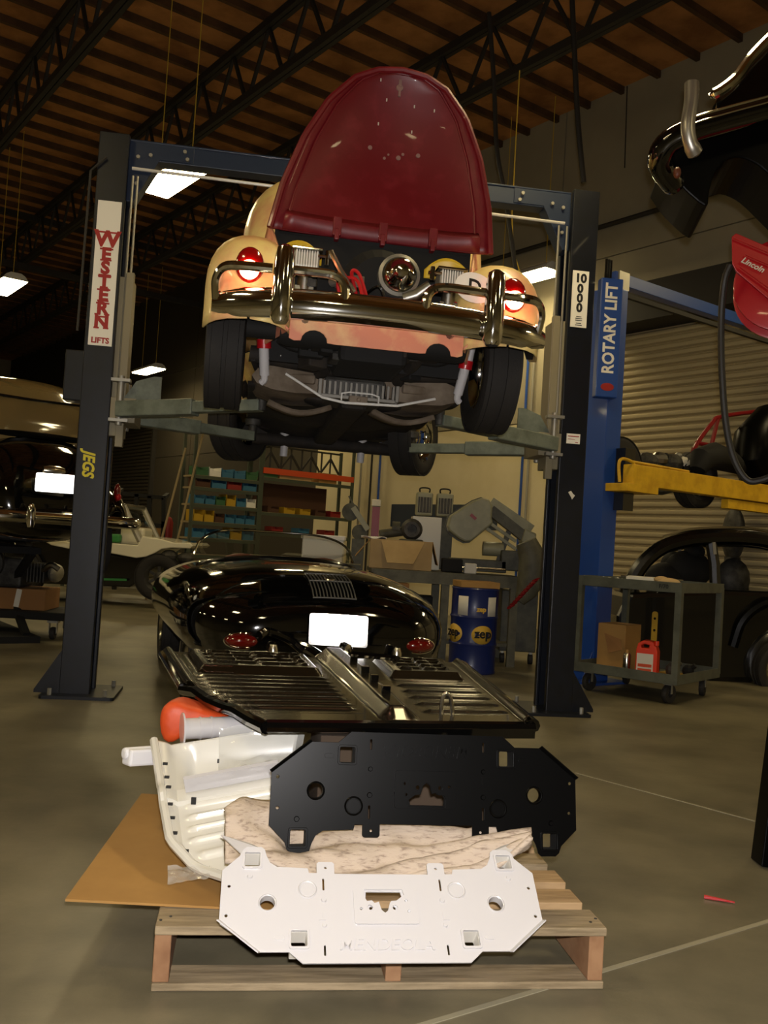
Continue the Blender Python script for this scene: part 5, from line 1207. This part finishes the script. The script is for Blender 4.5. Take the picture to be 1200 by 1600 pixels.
for x, y in ((1036, 250), (1058, 270)): MB().ell(q(x, y, 4.6), (.02, .02, .03), 10, 6).build('marker_lens', 'brown_trim', rcar, smooth=True, world=True)
# black stand leg at right edge
lg = thing('black_stand', 'black square steel stand leg at the right edge of the floor', 'stand', (1.52, 3.49, 0))
MB().bar((-.01, 0, 0), (.10, .03, 1.2), .10, .10).build('leg', 'black_satin', lg, bevel=.004); MB().box((.12, .0, .01), (.3, .16, .02)).build('foot', 'black_satin', lg)
MB().box((.38, .1, 1.21), (.6, .3, .03)).build('stand_top', 'black_satin', lg)
rp_ = gnd(1100, 1404); rq = gnd(1148, 1413)
tag(MB().tube([rp_ + V(0, 0, .006), rq + V(0, 0, .006)], [.007, .003], 6).build('red_straw', 'red_paint', smooth=True), 'thin red plastic strip lying on the floor at the right', 'strip')
# ------------------------------------------------------------------ hanging hoses and cords
for k, (pts, r_, m, lb) in enumerate((
    ([(764, 20), (772, 130), (776, 230), (788, 300), (800, 380), (808, 440)], .022, 'hose', 'black air hose hanging from the roof beside the red lid'),
    ([(894, 0), (899, 110), (903, 190), (912, 285)], .026, 'hose', 'dark hose dropping to the top of the right lift post'),
    ([(812, 110), (806, 220), (802, 300), (800, 340), (803, 390), (812, 425)], .006, 'wire_yellow', 'thin yellow cord hanging down in front of the far wall'),
    ([(980, 135), (976, 262)], .008, 'truss_steel', 'thin pipe hanger dropping from the roof to the sprinkler pipe'))):
    tag(MB().tube(arc([at(x, y, 8.6 if k < 3 else 12.3) for x, y in pts]), r_, 8).build('ceiling_hose' if k < 2 else 'power_cord' if k == 2 else 'drop_pipe', m, smooth=True), lb, 'hose' if k < 2 else 'cord')
# ------------------------------------------------------------------ left: raised vintage car
lc = at(81, 760, 7.55)
vc = thing('vintage_car', 'black vintage car with tan roof raised behind the left lift post', 'car', (lc.x, lc.y, .64), YAW)
lt_ = [(0, .28, .42, .72), (.05, .44, .36, .93), (.15, .54, .32, 1.06), (.35, .61, .30, 1.17), (.7, .66, .28, 1.22), (1.2, .70, .26, 1.20), (2.2, .72, .26, 1.18), (3.2, .68, .3, 1.0), (3.8, .5, .35, .8)]
ys = [0, .02, .05, .1, .15, .25, .35, .5, .7, 1.2, 1.7, 2.2, 2.7, 3.2, 3.5, 3.8]
MB().loft([sup(interp(lt_, y)[0], interp(lt_, y)[1], interp(lt_, y)[2], y, 36, 2.5) for y in ys]).build('lower_body', 'black_gloss', vc, smooth=True, angle=70)
ut = [(.24, .36, 1.0, 1.30), (.34, .44, 1.0, 1.48), (.5, .50, 1.0, 1.62), (.75, .54, 1.0, 1.72), (1.1, .56, 1.0, 1.78), (1.6, .57, 1.0, 1.80), (2.2, .56, 1.0, 1.75), (2.7, .5, 1.0, 1.4), (2.9, .45, 1.0, 1.1)]
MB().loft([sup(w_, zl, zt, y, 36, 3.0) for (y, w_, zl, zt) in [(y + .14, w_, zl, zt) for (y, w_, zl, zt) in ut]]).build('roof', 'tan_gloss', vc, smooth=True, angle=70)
MB().tube([V(w_ * s, y, 1.50 + .02) for s in (-1,) for (y, w_) in ((2.3, .57), (1.6, .585), (1.04, .57), (.74, .545), (.56, .46))] + [V(0, .47, 1.5)] + [V(w_, y, 1.52) for (y, w_) in ((.56, .46), (.74, .545), (1.04, .57), (1.6, .585), (2.3, .57))], .012, 8).build('drip_rail', 'black_paint', vc, smooth=True)
MB().tube([V(-.66, 1.6, 1.16), V(-.62, .9, 1.19), V(-.54, .56, 1.19), V(-.34, .40, 1.19), V(0, .36, 1.19), V(.34, .40, 1.19), V(.54, .56, 1.19), V(.62, .9, 1.19), V(.66, 1.6, 1.19)], .03, 8).build('belt_moulding', 'black_satin', vc, smooth=True)
lpp = MB().plate(rrect(.305, .152, .015, 3), (), .004, (0, -.09, .785), (.957, -.29, 0), (0, -.05, 1)).build('licence_plate', 'plate_reflect', vc, label='glaring white licence plate')
MB().lathe([(.001, -.09), (.03, -.085), (.045, -.04), (.045, .04), (.03, .085), (.001, .09)], (0, -.02, .885), (1, 0, 0), 14).build('plate_lamp', 'chrome_soft', vc, smooth=True)
bpth = arc([(-.78, .25, .50), (-.72, .0, .50), (-.4, -.12, .50), (0, -.15, .50), (.4, -.12, .50), (.72, 0, .50), (.78, .25, .50)])
MB().tube(bpth, .05, 12).build('bumper', 'chrome', vc, smooth=True)
for s in (-1, 1):
    MB().lathe([(.025, 0), (.035, .03), (.035, .14), (.02, .18), (.001, .19)], (s * .2, -.19, .42), (0, 0, 1), 12).build('overrider', 'chrome', vc, smooth=True)
    tl = MB().ell((s * .60, .14, .76), (.03, .04, .08), 14, 10).build('tail_light', 'lens_dark', vc, smooth=True); MB().ell((s * .60, .10, .72), (.025, .025, .03), 10, 8).build('reflector', 'red_paint', tl, smooth=True)
    MB().loft([[V(s * (.62 + .20 * math.cos(t) * k), .15 + i * .16, .45 + .38 * k * math.sin(t)) for t in [math.pi * j / 10 for j in range(11)]] for i, k in enumerate((.4, .8, 1, 1, .9, .6))], closed=False, cap=False).build('rear_fender', 'black_gloss', vc, smooth=True, solid=.01, angle=70)
    wheel(vc, (s * .62, .75, .30), (s, 0, 0), .32, .16, .2, rim_m='chrome_soft', spokes=8); wheel(vc, (s * .6, 3.1, .30), (s, 0, 0), .32, .16, .2, rim_m='chrome_soft', spokes=8)
ps = thing('floor_stand_lift', 'dark scissor stand under the raised vintage car', 'car lift', (lc.x + D.x * 1.8, lc.y + D.y * 1.8, 0), YAW)
MB().box((0, 0, .03), (.6, 1.6, .06)).build('base_frame', 'black_matt', ps); MB().box((0, 0, .84), (.5, 1.6, .06)).build('top_frame', 'black_matt', ps)
for s in (-1, 1): MB().bar((-.2, -s * .7, .06), (-.2, s * .7, .82), .06, .06).bar((.2, -s * .7, .06), (.2, s * .7, .82), .06, .06).each('scissor_leg', 'black_matt', ps)
# control box on the back of the left post
cbx = MB().box((-1.80, .16, 2.10), (.14, .16, .34)).build('control_box', 'post_blue', lift, bevel=.008)
# ------------------------------------------------------------------ white buggy at far left
BG = 13.0
q = lambda x, y, Y=BG: at(x, y, Y)
wb = thing('white_buggy', 'white open dune buggy with black sides at the far left', 'car', V(q(150, 900).x, BG, 0))
up_ = [(-120, 835), (-60, 826), (0, 822), (46, 824), (52, 818), (58, 822), (62, 832), (85, 842), (112, 848), (160, 848), (178, 849), (215, 852), (222, 838), (250, 842), (272, 848), (296, 848), (302, 853), (296, 857), (268, 856), (252, 858), (242, 864), (228, 870), (212, 872), (160, 862), (110, 858), (80, 852), (62, 842), (0, 832), (-60, 838), (-120, 848)]
P0 = [q(x, y) for x, y in up_]; MB().loft([[p + V(0, y, 0) for p in P0] for y in (0, 1.3)]).build('body_shell', 'buggy_white', wb, world=True, bevel=.015)
lo_ = [(-120, 846), (0, 832), (62, 842), (110, 858), (210, 872), (228, 870), (222, 905), (200, 918), (60, 912), (-120, 900)]
P0 = [q(x, y) for x, y in lo_]; MB().loft([[p + V(0, y, 0) for p in P0] for y in (.06, 1.24)]).build('side_tub', 'black_paint', wb, world=True, bevel=.02)
MB().bar(q(160, 905, BG - .02), q(198, 906, BG - .02), .02, .03).build('green_strip', 'green', wb, world=True)
wheel(wb, wb.matrix_basis.inverted() @ (q(246, 902) + V(0, .1, 0)), (0, -1, 0), .33, .2, .18, rim_m='cast', spokes=6); wheel(wb, wb.matrix_basis.inverted() @ (q(22, 893) + V(0, .05, 0)), (0, -1, 0), .40, .26, .19, rim_m='chrome_soft', spokes=6)
for Yd in (.1, 1.2):
    MB().tube([q(190, 790) + V(0, Yd, 0), q(216, 846) + V(0, Yd, 0)], .045, 8).build('screen_post', 'galv', wb, smooth=True, world=True)
MB().add([q(190, 791) + V(0, .1, 0), q(216, 845) + V(0, .1, 0), q(216, 845) + V(0, 1.2, 0), q(190, 791) + V(0, 1.2, 0)], [(0, 1, 2, 3)]).build('windscreen', 'glass', wb, world=True, solid=.006)
MB().tube([q(190, 790) + V(0, .1, 0), q(190, 790) + V(0, 1.2, 0)], .04, 8).build('screen_top', 'chrome_soft', wb, smooth=True, world=True)
MB().box(q(195, 846) + V(0, .6, .08), (.35, .5, .25)).build('seat', 'buggy_white', wb, world=True, bevel=.04)
MB().box(q(168, 843) + V(0, .5, .02), (.2, .5, .12)).build('green_cushion', 'green', wb, world=True, bevel=.03)
for x, y in ((262, 868), (288, 872)): MB().ell(q(x, y) + V(0, .1, 0), (.12, .1, .08), 10, 6).build('suspension_piece', 'cast', wb, world=True)
# ------------------------------------------------------------------ engine on dolly, lower left
ep = gnd(82, 1000); ep.z = 0
ec = thing('engine_dolly', 'low dark dolly on castors at the lower left', 'dolly', (ep.x - .55, ep.y + .25, 0), R(4))
MB().box((0, 0, .225), (1.3, .7, .075)).build('deck', 'black_matt', ec, bevel=.01)
for x in (-.5, .52):
    for y in (-.25, .25):
        f_ = MB().box((x, y, .17), (.1, .09, .02)).bar((x - .035, y, .06), (x - .035, y, .17), .006, .05).bar((x + .035, y, .06), (x + .035, y, .17), .006, .05).build('castor_fork', 'galv', ec)
        MB().lathe([(.02, -.02), (.055, -.022), (.06, -.01), (.06, .01), (.055, .022), (.02, .02)], (x, y, .06), (1, 0, 0), 16, closed=True).build('castor_wheel', 'rubber', f_, smooth=True)
eb = thing('carton_tray', 'flat brown carton with white tape under the engine on the dolly', 'box', (ep.x - .6, ep.y + .25, .264), R(4))
MB().box((0, 0, .10), (.95, .5, .20)).build('carton_body', 'cardboard_dark', eb, bevel=.006)
for x in (.02, .22): MB().box((x, -.253, .11), (.05, .004, .17), 0, 0, R(8 if x > .1 else 0)).build('tape', 'label_white', eb)
en = thing('bare_engine', 'oily air-cooled engine sitting on the carton on the dolly', 'engine', (ep.x - .55, ep.y + .25, .466), R(4))
MB().box((0, 0, .14), (.35, .4, .28)).build('crankcase', 'cast', en, bevel=.03)
for s in (-1, 1):
    for i in range(6): MB().box((s * (.22 + i * .03), 0, .15), (.012, .34, .18)).build('cooling_fin', 'cast', en)
    MB().ell((s * .44, 0, .15), (.06, .2, .09), 12, 8).build('rocker_cover', 'galv', en, smooth=True)
    MB().tube(arc([(s * .36, -.15, .18), (s * .45, -.22, .24), (s * .52, -.2, .2)]), .03, 8).build('exhaust_stub', 'steel', en, smooth=True)
MB().lathe([(.16, 0), (.16, .08), (.10, .12), (.04, .14), (.001, .14)], (-.15, -.18, .22), (0, -1, 0), 24).build('flywheel', 'cast', en, smooth=True)
MB().ell((-.15, -.31, .25), (.06, .02, .03), 10, 6).build('flywheel_boss', 'chrome_soft', en, smooth=True)
